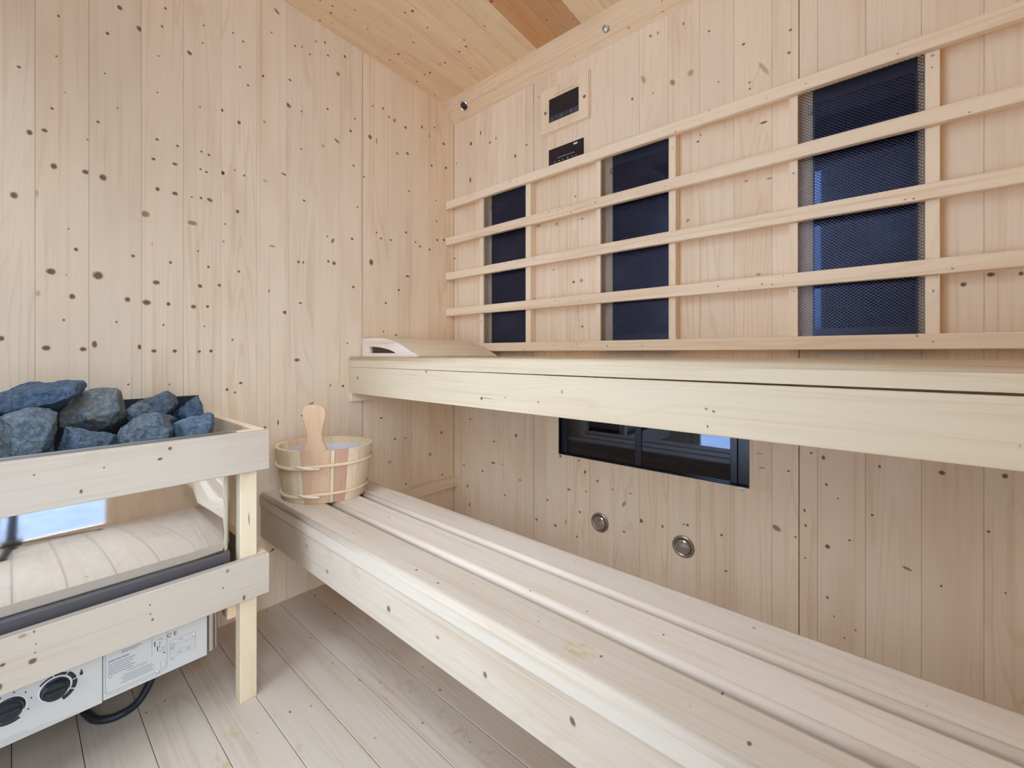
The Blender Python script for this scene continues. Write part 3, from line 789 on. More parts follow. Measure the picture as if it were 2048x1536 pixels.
# ceiling boards along y, falling a little to the back; three reddish ones
ce = thing('ceiling', (0, 0, zc(0)), 'spruce board ceiling with a pair of reddish boards', 'ceiling', kind='structure')
JC = [XL - 0.01, -1.5525, -1.4586, -1.3616, -1.2431, -1.1421, -1.042, -0.9440, -0.8417, -0.74, -0.64, -0.54, -0.44, -0.34, -0.24, -0.14, -0.04,
      0.06, 0.16, 0.26, 0.32]
for a, b in zip(JC, JC[1:]):
    g0 = 0.0011 if abs(a + 1.3616) < 1e-4 else 0.0004
    g1 = 0.0008 if abs(b + 1.3616) < 1e-4 else 0.0004
    tn = tint(0.025, (1.02, 0.95, 0.83))
    if -1.05 < a < -0.85:
        tn = (0.66, 0.37, 0.17, 1) if a < -1.0 else (0.62, 0.36, 0.19, 1)
    elif -0.85 < a < -0.7:
        tn = tint(0.02, (1.0, 0.95, 0.84))
    glazed = ROOF_ADDED[0] - 0.03 < (a + b) / 2 < ROOF_ADDED[1] + 0.03
    for y0, y1 in (((YF - 0.02, ROOF_ADDED[2] - 0.03), (ROOF_ADDED[3] + 0.03, YB + 0.012)) if glazed else ((YF - 0.02, YB + 0.012),)):
        bm = bmesh.new()
        box(bm, a + g0, b - g1, y0, y1, 0.0, 0.016, 0.0010)
        for v in bm.verts:
            v.co.z += zc(v.co.y)
        add_knots(bm, '-z', (a, b, y0, y1), lambda x, y: zc(y), K_CEIL + (rnd_knots((a, b, 0.2, 1.4), 2) if y1 > 1 else []))
        obj('plank', bm, WY, ce, tn)
rw = thing('added_roof_pane', (ROOF_ADDED[0], ROOF_ADDED[2], zc(-0.25)), 'added unseen glass roof pane that brings in more daylight', 'window', kind='structure')
for x0, x1, y0, y1, mt in ((ROOF_ADDED[0] - 0.03, ROOF_ADDED[1] + 0.03, ROOF_ADDED[2] - 0.03, ROOF_ADDED[2], WX), (ROOF_ADDED[0] - 0.03, ROOF_ADDED[1] + 0.03, ROOF_ADDED[3], ROOF_ADDED[3] + 0.03, WX),
                           (ROOF_ADDED[0] - 0.03, ROOF_ADDED[0], ROOF_ADDED[2], ROOF_ADDED[3], WY), (ROOF_ADDED[1], ROOF_ADDED[1] + 0.03, ROOF_ADDED[2], ROOF_ADDED[3], WY), (ROOF_ADDED[0], ROOF_ADDED[1], ROOF_ADDED[2], ROOF_ADDED[3], None)):
    bm = bmesh.new()
    if mt:
        box(bm, x0 + 0.0003, x1 - 0.0003, y0 + 0.0003, y1 - 0.0003, -0.004, 0.030, 0.001)
    else:
        box(bm, x0, x1, y0, y1, 0.012, 0.015)
    for v in bm.verts:
        v.co.z += zc(v.co.y)
    obj('frame' if mt else 'pane', bm, mt or M_GLASS, rw, tint())

# right wall with a narrow glazed strip beside the camera, front wall with the glass door
wr = thing('wall_right', (XR, 0, 0), 'spruce board wall on the side of the camera', 'wall', kind='structure')
v0, w1 = WIN_ADDED[0] - 0.03, WIN[1] + 0.03
segs = [(-0.505, v0)] + [(w1 + 0.1 * k, w1 + 0.1 * (k + 1)) for k in range(11)] + [(w1 + 1.1, YB)]
for a, b in segs:
    board('plank', wr, XR, XR + 0.016, a + G, min(b, YB) - G, 0.0, zc(b), WZ, tint(), 0.0008, 1, '-x', rnd_knots((a, b, 0, 2.1), 12))
for k in range(8):
    a = v0 + (w1 - v0) * k / 8
    b = v0 + (w1 - v0) * (k + 1) / 8
    board('plank', wr, XR, XR + 0.016, a + G, b - G, WIN[3] + 0.03, zc(b), WZ, tint(), 0.0008)
    board('plank', wr, XR, XR + 0.016, a + G, b - G, 0.0, WIN[2] - 0.03, WZ, tint(), 0.0008)
for nm, W_, lab in (('window_1', WIN, 'narrow full height glass strip beside the camera'), ('added_side_pane', WIN_ADDED, 'added unseen full height glass pane that brightens the room')):
    wi = thing(nm, (XR, W_[0], W_[2]), lab, 'window', kind='structure')
    board('frame', wi, XR - 0.004, XR + 0.03, W_[0] - 0.0295, W_[0], W_[2] - 0.0295, W_[3] + 0.0295, WZ, tint())
    board('frame', wi, XR - 0.004, XR + 0.03, W_[1], W_[1] + 0.0295, W_[2] - 0.0295, W_[3] + 0.0295, WZ, tint())
    board('frame', wi, XR - 0.004, XR + 0.03, W_[0], W_[1], W_[3], W_[3] + 0.0295, WY, tint())
    board('frame', wi, XR - 0.004, XR + 0.03, W_[0], W_[1], W_[2] - 0.0295, W_[2], WY, tint())
    board('pane', wi, XR + 0.012, XR + 0.014, W_[0], W_[1], W_[2], W_[3], M_GLASS, None, 0)

wf = thing('wall_front', (0, YF, 0), 'spruce board wall around the glass door', 'wall', kind='structure')
d0, d1, dz0, dz1 = DOOR[0] - 0.05, DOOR[1] + 0.05, DOOR[2] - 0.06, DOOR[3] + 0.05
xs = [XL + 0.0005, -1.52, -1.42, -1.32, -1.22, d0]
for a, b in zip(xs, xs[1:]):
    board('plank', wf, a + G, b - G, YF - 0.016, YF, 0.0, zc(YF), WZ, tint(), 0.0008, 1, '+y', rnd_knots((a, b, 0, 2.1), 12))
xs = [d1 + (XR - d1) * k / 5 for k in range(6)]
for a, b in zip(xs, xs[1:]):
    board('plank', wf, a + G, b - G, YF - 0.016, YF, 0.0, zc(YF), WZ, tint(), 0.0008, 1, '+y', rnd_knots((a, b, 0, 2.1), 12))
for k in range(8):
    a, b = d0 + (d1 - d0) * k / 8, d0 + (d1 - d0) * (k + 1) / 8
    board('plank', wf, a + G, b - G, YF - 0.016, YF, dz1, zc(YF), WZ, tint(), 0.0008)
    board('plank', wf, a + G, b - G, YF - 0.016, YF, 0.0, dz0, WZ, tint(), 0.0008)
dr = thing('door_1', (d0, YF, dz0), 'glass sauna door in a spruce frame', 'door', kind='structure')
board('frame', dr, d0, DOOR[0], YF - 0.035, YF + 0.004, dz0, dz1, WZ, tint())
board('frame', dr, DOOR[1], d1, YF - 0.035, YF + 0.004, dz0, dz1, WZ, tint())
board('frame', dr, DOOR[0], DOOR[1], YF - 0.035, YF + 0.004, DOOR[3], dz1, WX, tint())
board('frame', dr, DOOR[0], DOOR[1], YF - 0.035, YF + 0.004, dz0, DOOR[2], WX, tint())
board('pane', dr, DOOR[0], DOOR[1], YF - 0.018, YF - 0.014, DOOR[2], DOOR[3], M_GLASS, None, 0)
bm = bmesh.new()
tube(bm, [(-0.36, YF - 0.014, 1.02), (-0.36, YF + 0.03, 1.03), (-0.36, YF + 0.035, 1.06), (-0.36, YF + 0.035, 1.20), (-0.36, YF + 0.03, 1.23), (-0.36, YF - 0.014, 1.24)], 0.011, 12)
obj('handle', bm, WZ, dr, tint())

bm = bmesh.new()
box(bm, -14, 14, -16, 12, -0.62, -0.42)
bmesh.ops.subdivide_edges(bm, edges=[e for e in bm.edges if e.calc_length() > 5], cuts=28, use_grid_fill=True)
for v in bm.verts:
    v.co.z += 0.20 * noise.noise(v.co * 0.45) * min(1.0, max(0.0, (abs(v.co.x) + abs(v.co.y) - 3) / 3))
gr = obj('ground', bm, M_SNOW, None, smooth_f=True, label='snow covered ground outside the glass door', kind='structure')
gr['category'] = 'snow'
bm = bmesh.new()
box(bm, XR + 0.04, 3.2, -2.6, 3.2, -0.32, -0.06, 0.004)  # added dark slab, keeps the mirrored glazing from burning out
dk = obj('added_slab', bm, M_DECK, None, label='added dark slab outside the side glazing that dims its reflection', kind='structure')
dk['category'] = 'added_slab'

# slanted trim board between the back wall and the ceiling
tr = thing('trim_1', (XL, 1.40, 2.05), 'slanted spruce trim board between ceiling and back wall holding two round fittings', 'trim', kind='structure')
BEAM_A, BEAM_B = Vector((0, 1.4335, 2.0135)), Vector((0, 1.3605, 2.0885))   # lower and upper front edges in the y-z plane
bd = (BEAM_B - BEAM_A).normalized()
bn = Vector((0, -bd.z, bd.y))             # faces the room
if bn.z > 0:
    bn = -bn
bm = bmesh.new()
bl = (BEAM_B - BEAM_A).length
m = bmesh.new()
box(m, XL + 0.0005, XR - 0.001, 0, bl, -0.016, 0, 0.0012)
lay_kn = [(-1.165, 0.075, 0.002, 0.002), (-0.9, 0.018, 0.0022, 0.002), (-0.68, 0.020, 0.003, 0.003, 1.3), (-0.56, 0.016, 0.0026, 0.0026), (-1.31, 0.052, 0.002, 0.002), (-1.06, 0.088, 0.0015, 0.0015, 0.6)]
add_knots(m, '+z', (XL, XR, 0, bl), 0.0, lay_kn + rnd_knots((-1.6, 0.2, 0, bl), 3))
for v in m.verts:
    x, y, z = v.co
    v.co = BEAM_A + bd * y + bn * z
    v.co.x = x
bmesh.ops.recalc_face_normals(m, faces=m.faces)
tb = obj('trim_board', m, WX, tr, tint(0.01, (0.97, 0.90, 0.80)))

# round fittings in the trim board
def beam_pt(x, s, h=0.0):
    p = BEAM_A + bd * s + bn * h
    return Vector((x, p.y, p.z))


ls = thing('downlight', beam_pt(-1.502, 0.053), 'dark glass spotlight with silver rim at the left end of slanted trim', 'spotlight')
bm = bmesh.new()
lathe(bm, beam_pt(-1.502, 0.053, 0.0003), bn, [(0.0, 0.0), (0.0225, 0.0), (0.0225, 0.0030), (0.0200, 0.0045), (0.0178, 0.0030), (0.0170, 0.001), (0.0, 0.0005)], 40)
obj('rim', bm, M_CHROME, ls, smooth_f=False)
bm = bmesh.new()
lathe(bm, beam_pt(-1.502, 0.053, 0.0009), bn, [(0.0166, 0.0), (0.0160, 0.0018), (0.011, 0.0026), (0.006, 0.0022), (0.0, 0.0018)], 40)
obj('lens', bm, M_LENS, ls, smooth_f=True)

cs = thing('crystal_spotlight', beam_pt(-0.757, 0.051), 'small faceted chrome spotlight on the slanted trim near the ceiling', 'spotlight')
bm = bmesh.new()
lathe(bm, beam_pt(-0.757, 0.051, 0.0003), bn, [(0.0, 0.0), (0.0135, 0.0), (0.0135, 0.0015), (0.011, 0.003), (0.009, 0.003), (0.0, 0.002)], 28)
obj('rim', bm, M_CHROME, cs)
bm = bmesh.new()
lathe(bm, beam_pt(-0.757, 0.051, 0.0022), bn, [(0.0095, 0.0), (0.0082, 0.005), (0.0045, 0.0085), (0.0, 0.0092)], 7)
obj('crystal', bm, M_CRYSTAL, cs)

# ------------------------------------------------------------------ upper bench
ub = thing('upper_bench', (XL, 1.15, 0.72), 'upper spruce sauna bench along the back wall with a deep front board', 'bench')
px = XR - 0.012


def slat(name, par, x0, x1, y0, y1, z0, z1, r, knots, col, skew=0.0):
    """Bench board along x with rounded long top edges."""
    m = bmesh.new()
    n = 5
    prof = [(y0, z0)]
    prof += [(y0 + r - r * math.cos(math.pi / 2 * i / n), z1 - r + r * math.sin(math.pi / 2 * i / n)) for i in range(n + 1)]
    prof += [(y1 - r + r * math.sin(math.pi / 2 * i / n), z1 - r + r * math.cos(math.pi / 2 * i / n)) for i in range(n + 1)]
    prof += [(y1, z0)]
    A = [m.verts.new((x0, y, z)) for y, z in prof]
    B = [m.verts.new((x1, y, z)) for y, z in prof]
    k = len(prof)
    m.faces.new(A)
    m.faces.new(B[::-1])
    for i in range(k):
        f = m.faces.new((A[i], B[i], B[(i + 1) % k], A[(i + 1) % k]))
        f.smooth = 0 < i < n + 1 or n + 1 < i < k - 1
    bmesh.ops.recalc_face_normals(m, faces=m.faces)
    if skew:
        for v in m.verts:
            v.co.z += skew * (v.co.x - x0) / (x1 - x0)
    add_knots(m, '+z', (x0, x1, y0 + r * 0.5, y1 - r * 0.5), z1, knots)
    if z1 < 0.5:
        add_stains(m, z1, (x0, x1, y0 + r, y1 - r), STAINS_BENCH)
    return obj(name, m, WX, par, col)


UY = 0.8766
KU = [(-1.47, 0.90, 0.004, 0.003), (-0.95, 0.90, 0.004, 0.004, 0.6)]
edges_y = [UY] + [UY + 0.112 * k for k in range(1, 6)]
for i in range(5):
    y0, y1 = edges_y[i] + (0 if i == 0 else 0.0035), edges_y[i + 1] - 0.0035
    slat('seat_plank', ub, XL + 0.003, px, y0, min(y1, YB - 0.012), 0.8271, 0.867, 0.014, KU if i == 0 else rnd_knots((XL, px, y0, y1), 5),
         tint(0.012, (0.82, 0.83, 0.79)))
m = bmesh.new()
box(m, XL + 0.003, px, UY + 0.001, UY + 0.029, 0.7225, 0.8268, 0.0012)
for v in m.verts:                          # the front board sags a little towards the right: the gap under the seat opens up
    if v.co.z > 0.8:
        v.co.z -= 0.0045 * max(0.0, (v.co.x + 1.1)) / 1.4
add_knots(m, '-y', (XL, px, 0.7225, 0.826), UY + 0.001, KU_AP)
obj('front_board', m, WX, ub, tint(0.01, (0.82, 0.83, 0.79)))
bm = bmesh.new()
tube(bm, [(-0.8765, UY + 0.0008, 0.7500), (-0.872, UY + 0.0006, 0.7530), (-0.862, UY + 0.0006, 0.7540), (-0.845, UY + 0.0006, 0.7536), (-0.825, UY + 0.0006, 0.7525)], [0.0011, 0.0009, 0.0006, 0.0006, 0.0003], 6)
obj('crack', bm, plain('bark_crack', (0.10, 0.055, 0.035), 0.8), ub)
for y0, y1 in ((UY + 0.033, UY + 0.075), (1.10, 1.14), (YB - 0.055, YB - 0.013)):
    board('bearer', ub, XL + 0.022, px - 0.02, y0, y1, 0.785, 0.8272, WX, tint())
board('wall_cleat', ub, XL + 0.0004, XL + 0.021, UY + 0.002, YB - 0.002, 0.689, 0.7845, WY, tint(0.01), 0.001, 1, '+x',
      [(1.02, 0.70, 0.004, 0.003), (0.985, 0.707, 0.005, 0.004), (1.13, 0.695, 0.004, 0.003)])
board('wall_cleat', ub, XR - 0.0215, XR - 0.0005, UY + 0.03, YB - 0.002, 0.689, 0.7845, WY, tint(0.01))

# ------------------------------------------------------------------ lower bench
lb = thing('lower_bench', (XL, 0.72, 0.0), 'lower spruce sauna bench of three boards carrying the wooden bucket', 'bench')
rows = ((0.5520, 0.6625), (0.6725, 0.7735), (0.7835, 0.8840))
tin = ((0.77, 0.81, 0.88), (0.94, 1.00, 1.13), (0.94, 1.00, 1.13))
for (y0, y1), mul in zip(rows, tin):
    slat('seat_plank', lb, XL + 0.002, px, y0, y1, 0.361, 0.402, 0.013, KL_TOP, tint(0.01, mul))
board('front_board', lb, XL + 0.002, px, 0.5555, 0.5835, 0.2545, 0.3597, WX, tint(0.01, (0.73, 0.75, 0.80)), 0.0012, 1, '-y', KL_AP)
board('back_board', lb, XL + 0.03, px, 0.853, 0.880, 0.276, 0.3600, WX, tint())
for x in (-1.50, -1.02, -0.55, -0.08, 0.22):
    board('bearer', lb, x, x + 0.045, 0.5845, 0.8525, 0.305, 0.3605, WY, tint())
for x in (-1.02, 0.22):
    board('leg', lb, x, x + 0.045, 0.79, 0.835, 0.0, 0.3045, WZ, tint())
board('wall_cleat', lb, XL + 0.0004, XL + 0.026, 0.60, YB - 0.0005, 0.230, 0.275, WY, tint(0.01, (0.98, 0.95, 0.92)), 0.001, 1, '+x',
      [(1.36, 0.247, 0.002, 0.003), (1.41, 0.242, 0.003, 0.003), (1.405, 0.268, 0.003, 0.002)])

# ------------------------------------------------------------------ backrest grille with rails and battens
bg_ = thing('backrest_grille', (-0.7, YB, 0.889), 'spruce backrest grille of five rails fixed across the infrared heaters', 'backrest')
RAILS = [1.581, 1.406, 1.236, 1.061, 0.8896]
for i, z in enumerate(RAILS):
    kn = rnd_knots((-1.55, 0.25, z, z + 0.036), 11, (0.0014, 0.0034), (0.4, 1.0))
    board('rail', bg_, XL + 0.004 + (0.0 if i < 4 else 0.0), XR - 0.002, 1.376, 1.3965, z, z + 0.0365, WX, tint(0.012, (1.04, 1.03, 1.01)), 0.0032, 2, '-y', kn)
BAT = [(-1.3998, -1.3757), (-1.1292, -1.1027), (-0.7972, -0.7787), (-0.5300, -0.5073), (-0.1973, -0.1764), (0.0741, 0.0991)]
for i, (a, b) in enumerate(BAT):
    bat = board('batten', bg_, a, b, 1.3968, YB - 0.0005, 0.8905, 1.615, WZ, tint(0.012, (1.04, 1.03, 1.02)), 0.001, 1, '-y',
                [(a + 0.012, z, 0.0022, 0.0022, 0.8) for z in ((1.545,) if i % 2 else (1.05,))])
    zs = [1.572, 1.025] if i in (0, 5) else ([1.372] if i == 4 else [])
    for z in zs:
        bm = bmesh.new()
        lathe(bm, ((a + b) / 2, 1.3967, z), (0, -1, 0), [(0.0034, 0.0), (0.0034, 0.0006), (0.0022, 0.0009), (0.0012, 0.0002), (0.0, 0.0002)], 14)
        obj('screw', bm, M_DCHROME if i != 5 else M_SCREW, bat)

# ------------------------------------------------------------------ infrared heaters behind the grille
def heater(x0, x1, p0, p1, label):
    h = thing('infrared_heater', ((x0 + x1) / 2, YB, 0.90), label, 'heater', 'dark infrared heaters behind the backrest grille')
    z0, z1 = 0.905, 1.600
    bm = bmesh.new()
    box(bm, p0 + 0.004, p1 - 0.004, 1.4245, YB - 0.0005, z0, z1 - 0.012)
    obj('heating_panel', bm, M_CARBON, h)
    bm = bmesh.new()
    box(bm, p0, p0 + 0.004, 1.4225, YB - 0.0005, z0, z1 - 0.006)
    box(bm, p1 - 0.004, p1, 1.4225, YB - 0.0005, z0, z1 - 0.006)
    box(bm, p0 + 0.004, p1 - 0.004, 1.4225, 1.4243, z1 - 0.040, z1 - 0.006)
    box(bm, p0 + 0.004, p1 - 0.004, 1.4225, 1.4243, z0, z0 + 0.042)
    obj('panel_frame', bm, M_PFRAME, h)
    for x in (p0 - 0.012, p1):
        bm = bmesh.new()
        box(bm, x, x + 0.012, 1.4235, YB - 0.0004, 1.535, 1.557, 0.001)
        obj('clip', bm, M_SCREW, h)
    # expanded metal: two crossing families of flat strands over the opening
    bm = bmesh.new()
    cw, ch, w = 0.0098, 0.0080, 0.00055
    W, H = (x1 - x0) - 0.0016, z1 - z0
    ax, az = x0 + 0.0008, z0
    sl = ch / cw
    for fam in (1, -1):
        n0 = int(-(W * sl) / ch) - 1
        n1 = int((H + W * sl) / ch) + 1
        for k in range(n0, n1):
            c = k * ch
            # z = c + fam*sl*x, x from 0 to W, clipped to 0..H
            if fam > 0:
                xa, xb = max(0.0, -c / sl), min(W, (H - c) / sl)
            else:
                xa, xb = max(0.0, (c - H) / sl), min(W, c / sl)
            if xb - xa < 0.001:
                continue
            d = Vector((1, 0, fam * sl)).normalized()
            nn = Vector((-d.z, 0, d.x)) * w
            yy = 1.4045 if fam > 0 else 1.4050
            pa = Vector((ax + xa, yy, az + c + fam * sl * xa))
            pb = Vector((ax + xb, yy, az + c + fam * sl * xb))
            dp = Vector((0, 0.0006, 0))
            vs = [bm.verts.new(p) for p in (pa - nn, pb - nn, pb + nn, pa + nn)] + [bm.verts.new(p + dp) for p in (pa - nn, pb - nn, pb + nn, pa + nn)]
            for q in ((3, 2, 1, 0), (4, 5, 6, 7), (0, 1, 5, 4), (2, 3, 7, 6)):
                bm.faces.new([vs[i] for i in q])
    obj('mesh_grille', bm, M_MESH, h, kind='stuff')


heater(-1.3757, -1.1292, -1.347, -1.140, 'dark infrared heater behind black mesh, leftmost and darkest, nearest the corner')
heater(-0.7787, -0.5300, -0.744, -0.537, 'dark infrared heater behind black mesh, the middle one, below the touch control')
heater(-0.1764, 0.0741, -0.1455, 0.0620, 'dark infrared heater behind black mesh, rightmost, with bright blue reflection at its left edge')

# ------------------------------------------------------------------ black glass panel low in the back wall
gp = thing('glass_heater', (-0.645, YB, 0.477), 'black glass heater panel set into the wall under the upper bench', 'heater')
bm = bmesh.new()
x0, x1, z0, z1 = OPN[0] + 0.0006, OPN[1] - 0.0006, OPN[2] + 0.0006, OPN[3] - 0.0006
ydeep = 1.452
box(bm, x0, x1, ydeep + 0.004, ydeep + 0.010, z0, z1)
box(bm, x0, x0 + 0.0025, YB + 0.001, ydeep + 0.004, z0, z1)
box(bm, x1 - 0.0025, x1, YB + 0.001, ydeep + 0.004, z0, z1)
box(bm, x0 + 0.0025, x1 - 0.0025, YB + 0.001, ydeep + 0.004, z0, z0 + 0.0025)
box(bm, x0 + 0.0025, x1 - 0.0025, YB + 0.001, ydeep + 0.004, z1 - 0.0025, z1)
obj('housing', bm, M_BFRAME, gp)
for a, b, nm in ((x0 + 0.003, -0.957, 'stile'), (-0.670, -0.6455, 'stile'), (-0.359, -0.338, 'stile'), (-0.337, x1 - 0.003, 'stile')):
    bm = bmesh.new()
    box(bm, a, b, ydeep - 0.004, ydeep + 0.0036, z0 + 0.003, z1 - 0.003, 0.0015)
    obj(nm, bm, M_BFRAME, gp)
for a, b in ((-0.9565, -0.6705), (-0.645, -0.3595)):
    bm = bmesh.new()
    box(bm, a, b, ydeep, ydeep + 0.0036, z0 + 0.003, z1 - 0.003)
    obj('pane', bm, M_BLACKGLASS, gp)
for x in (OPN[0] + 0.010, OPN[1] - 0.022):
    bm = bmesh.new()
    lathe(bm, (x, YB - 0.0001, 0.4700), (0, -1, 0), [(0.0062, 0.0), (0.0062, 0.0009), (0.0036, 0.0012), (0.0032, 0.0022), (0.0014, 0.0020), (0.0, 0.0012)], 18)
    obj('screw', bm, M_SCREW, gp)

# ------------------------------------------------------------------ two round perforated fittings on the back wall
def wall_round(x, z, label):
    t = thing('round_grille', (x, YB, z), label, 'vent', 'round chrome fittings low on the back wall')
    bm = bmesh.new()
    lathe(bm, (x, YB - 0.0002, z), (0, -1, 0), [(0.0, 0.0), (0.0355, 0.0), (0.0355, 0.0025), (0.0335, 0.0045), (0.0290, 0.0050), (0.0268, 0.0030), (0.0, 0.0022)], 48)
    obj('rim', bm, M_DCHROME, t, smooth_f=True)
    bm = bmesh.new()
    lathe(bm, (x, YB - 0.0024, z), (0, -1, 0), [(0.0262, 0.0), (0.0235, 0.0032), (0.017, 0.0055), (0.009, 0.0068), (0.0, 0.0072)], 48)
    obj('dome', bm, M_DOME, t, smooth_f=True)
    bm = bmesh.new()
    for j in range(-5, 6):
        for i in range(-6, 7):
            u = i * 0.0046 + (j % 2) * 0.0023
            v = j * 0.0041
            rr = math.hypot(u, v)
            if rr < 0.0235:
                dp = ((0.0, 0.0072), (0.009, 0.0068), (0.017, 0.0055), (0.0235, 0.0032), (0.0262, 0.0))
                hgt = 0.0024 + next(h0 + (h1 - h0) * (rr - a0) / (a1 - a0) for (a0, h0), (a1, h1) in zip(dp, dp[1:]) if a0 <= rr <= a1)
                cyl(bm, (x + u, YB - hgt + 0.0006, z + v), (0, -1, 0), 0.00135, 0.00115, 0.0010, 8)
    obj('perforation', bm, M_HOLE, t, kind='stuff')


wall_round(-0.8018, 0.2488, 'round perforated chrome fitting on the back wall, the one nearer the bucket')
wall_round(-0.4955, 0.2488, 'round perforated chrome fitting on the back wall, below the black glass panel\'s right half')

# ------------------------------------------------------------------ touch control and media player on the back wall
tp = thing('touch_control', (-0.955, YB, 1.775), 'wood framed black touch control with six icon keys above the media player', 'control panel')
cx0, cx1, cz0, cz1 = -1.0664, -0.8444, 1.776, 1.952
sx0, sx1, sz0, sz1 = -1.0275, -0.8868, 1.8130, 1.9080
bm = bmesh.new()
yf = 1.4215
for a, b, c, d in ((cx0, sx0, cz0, cz1), (sx1, cx1, cz0, cz1), (sx0, sx1, cz0, sz0), (sx0, sx1, sz1, cz1)):
    box(bm, a, b, yf, YB - 0.0003, c, d)
bmesh.ops.remove_doubles(bm, verts=bm.verts, dist=1e-5)
obj('frame', bm, WZ, tp, tint(0.005, (1.03, 1.02, 0.98)))
bm = bmesh.new()
box(bm, cx0 - 0.004, cx1 + 0.004, 1.4285, YB - 0.0002, cz0 - 0.004, cz1 + 0.004, 0.003)
obj('back_plate', bm, WZ, tp, tint(0.005, (0.97, 0.93, 0.86)))
bm = bmesh.new()
box(bm, sx0, sx1, 1.4240, 1.4290, sz0, sz1)
obj('screen', bm, M_SCREEN, tp)
bm = bmesh.new()
ys_ = 1.4238
P_ = []
for i in range(6):
    cx, cz, q = -1.0125 + i * 0.0224, 1.8270, 0.0082
    w = 0.0010
    for (a, b, c, d) in ((cx - q, cx + q, cz - q, cz - q + w), (cx - q, cx + q, cz + q - w, cz + q), (cx - q, cx - q + w, cz - q + w, cz + q - w), (cx + q - w, cx + q, cz - q + w, cz + q - w)):
        P_.append(rect(a, b, c, d))
    if i in (0, 5):                      # arrow with a bar
        P_.append([(cx - 0.003, cz), (cx + 0.003, cz), (cx, cz + 0.0048)])
        P_.append(rect(cx - 0.0008, cx + 0.0008, cz - 0.0045, cz))
        P_.append(rect(cx - 0.0045, cx + 0.0045, cz - 0.0056, cz - 0.0046))
    elif i == 1:                          # lamp
        P_.append([(cx - 0.0022, cz - 0.004), (cx + 0.0036, cz), (cx - 0.0022, cz + 0.005)])
    elif i == 2:
        P_.append([(cx - 0.005, cz - 0.002), (cx + 0.005, cz - 0.002), (cx, cz + 0.0048)])
        P_.append(rect(cx - 0.005, cx + 0.005, cz - 0.0045, cz - 0.0035))
    elif i == 3:
        P_.append([(cx - 0.0045, cz + 0.0045), (cx, cz - 0.0035), (cx + 0.0045, cz + 0.0045), (cx, cz + 0.001)])
    else:
        P_ += ring_polys(cx, cz, 0.0026, 0.0046, 0, 2 * math.pi, 12)
flat(bm, '-y', ys_, P_)
flat(bm, '-y', ys_, [rect(-1.018, -1.002, 1.8145, 1.8155)])
obj('icons', bm, M_ICON, tp)
text('engraving', tp, 'SANOTECHNIK', (-0.955, yf - 0.0003, 1.9135), ROT_BACK, 0.0135, M_ENGRAVE)
for x, z in ((-1.0445, 1.8596), (-0.8615, 1.8570)):
    bm = bmesh.new()
    lathe(bm, (x, yf - 0.0001, z), (0, -1, 0), [(0.0062, 0.0), (0.0062, 0.0010), (0.0036, 0.0012), (0.0032, 0.0003), (0.0, 0.0003)], 20)
    obj('screw_cap', bm, M_DCHROME, tp)

mp = thing('media_player', (-0.953, YB, 1.641), 'flat black media player with usb port, flush below the touch control', 'media player')
mx0, mx1, mz0, mz1 = -1.0358, -0.8708, 1.6425, 1.7095
bm = bmesh.new()
box(bm, mx0, mx1, YB - 0.0022, YB - 0.0001, mz0, mz1, 0.0006)
obj('face', bm, M_SCREEN, mp)
bm = bmesh.new()
flat(bm, '-y', YB - 0.0024, [rect(-0.9165, -0.8990, 1.6955, 1.7020)])
obj('usb_port', bm, M_WHITE, mp)
bm = bmesh.new()
PP = []
for i, x in enumerate((-1.004, -0.985, -0.965, -0.944, -0.922, -0.905)):
    z = 1.6530
    if i in (0, 1):
        PP.append(rect(x - 0.0038, x + 0.0038, z - 0.0012, z + 0.0012))
        PP.append([(x - 0.0038, z), (x - 0.0008, z - 0.003), (x - 0.0008, z + 0.003)])
    elif i == 2:
        PP.append([(x - 0.003, z - 0.003), (x + 0.003, z), (x - 0.003, z + 0.003)])
    elif i == 3:
        PP.append(rect(x - 0.0026, x - 0.0010, z - 0.003, z + 0.003))
        PP.append(rect(x + 0.0010, x + 0.0026, z - 0.003, z + 0.003))
    else:
        PP.append([(x - 0.002, z - 0.0026), (x + 0.002, z - 0.0026), (x, z + 0.0030)])
random.seed(31)
x = -0.994
while x < -0.914:                          # a line of print too small to read in the photograph
    w = random.uniform(0.0012, 0.0030)
    PP.append(rect(x, x + w, 1.6655, 1.6675))
    x += w + 0.0007
PP.append(ring_polys(-0.8935, 1.6985, 0.0009, 0.0019, 0, 6.283, 8)[0])
flat(bm, '-y', YB - 0.0024, PP)
obj('key_print', bm, M_ICON_W, mp, kind='stuff')

# ------------------------------------------------------------------ headrest on the upper bench
hr = thing('headrest', (-1.43, 1.14, 0.867), 'wooden sauna headrest with a curved side cut-out on the upper bench', 'headrest')
HZ = 0.8672


def arc_h(x):                              # height of the curved back over the bench
    pts = [(-1.606, 0.0722), (-1.56, 0.0728), (-1.52, 0.0730), (-1.4756, 0.0722), (-1.43, 0.0665), (-1.39, 0.0585), (-1.344, 0.0450), (-1.30, 0.0270), (-1.27, 0.0150), (-1.250, 0.0075), (-1.2451, 0.004)]
    for (a, ha), (b, hb) in zip(pts, pts[1:]):
        if a <= x <= b:
            return ha + (hb - ha) * (x - a) / (b - a)
    return 0.004


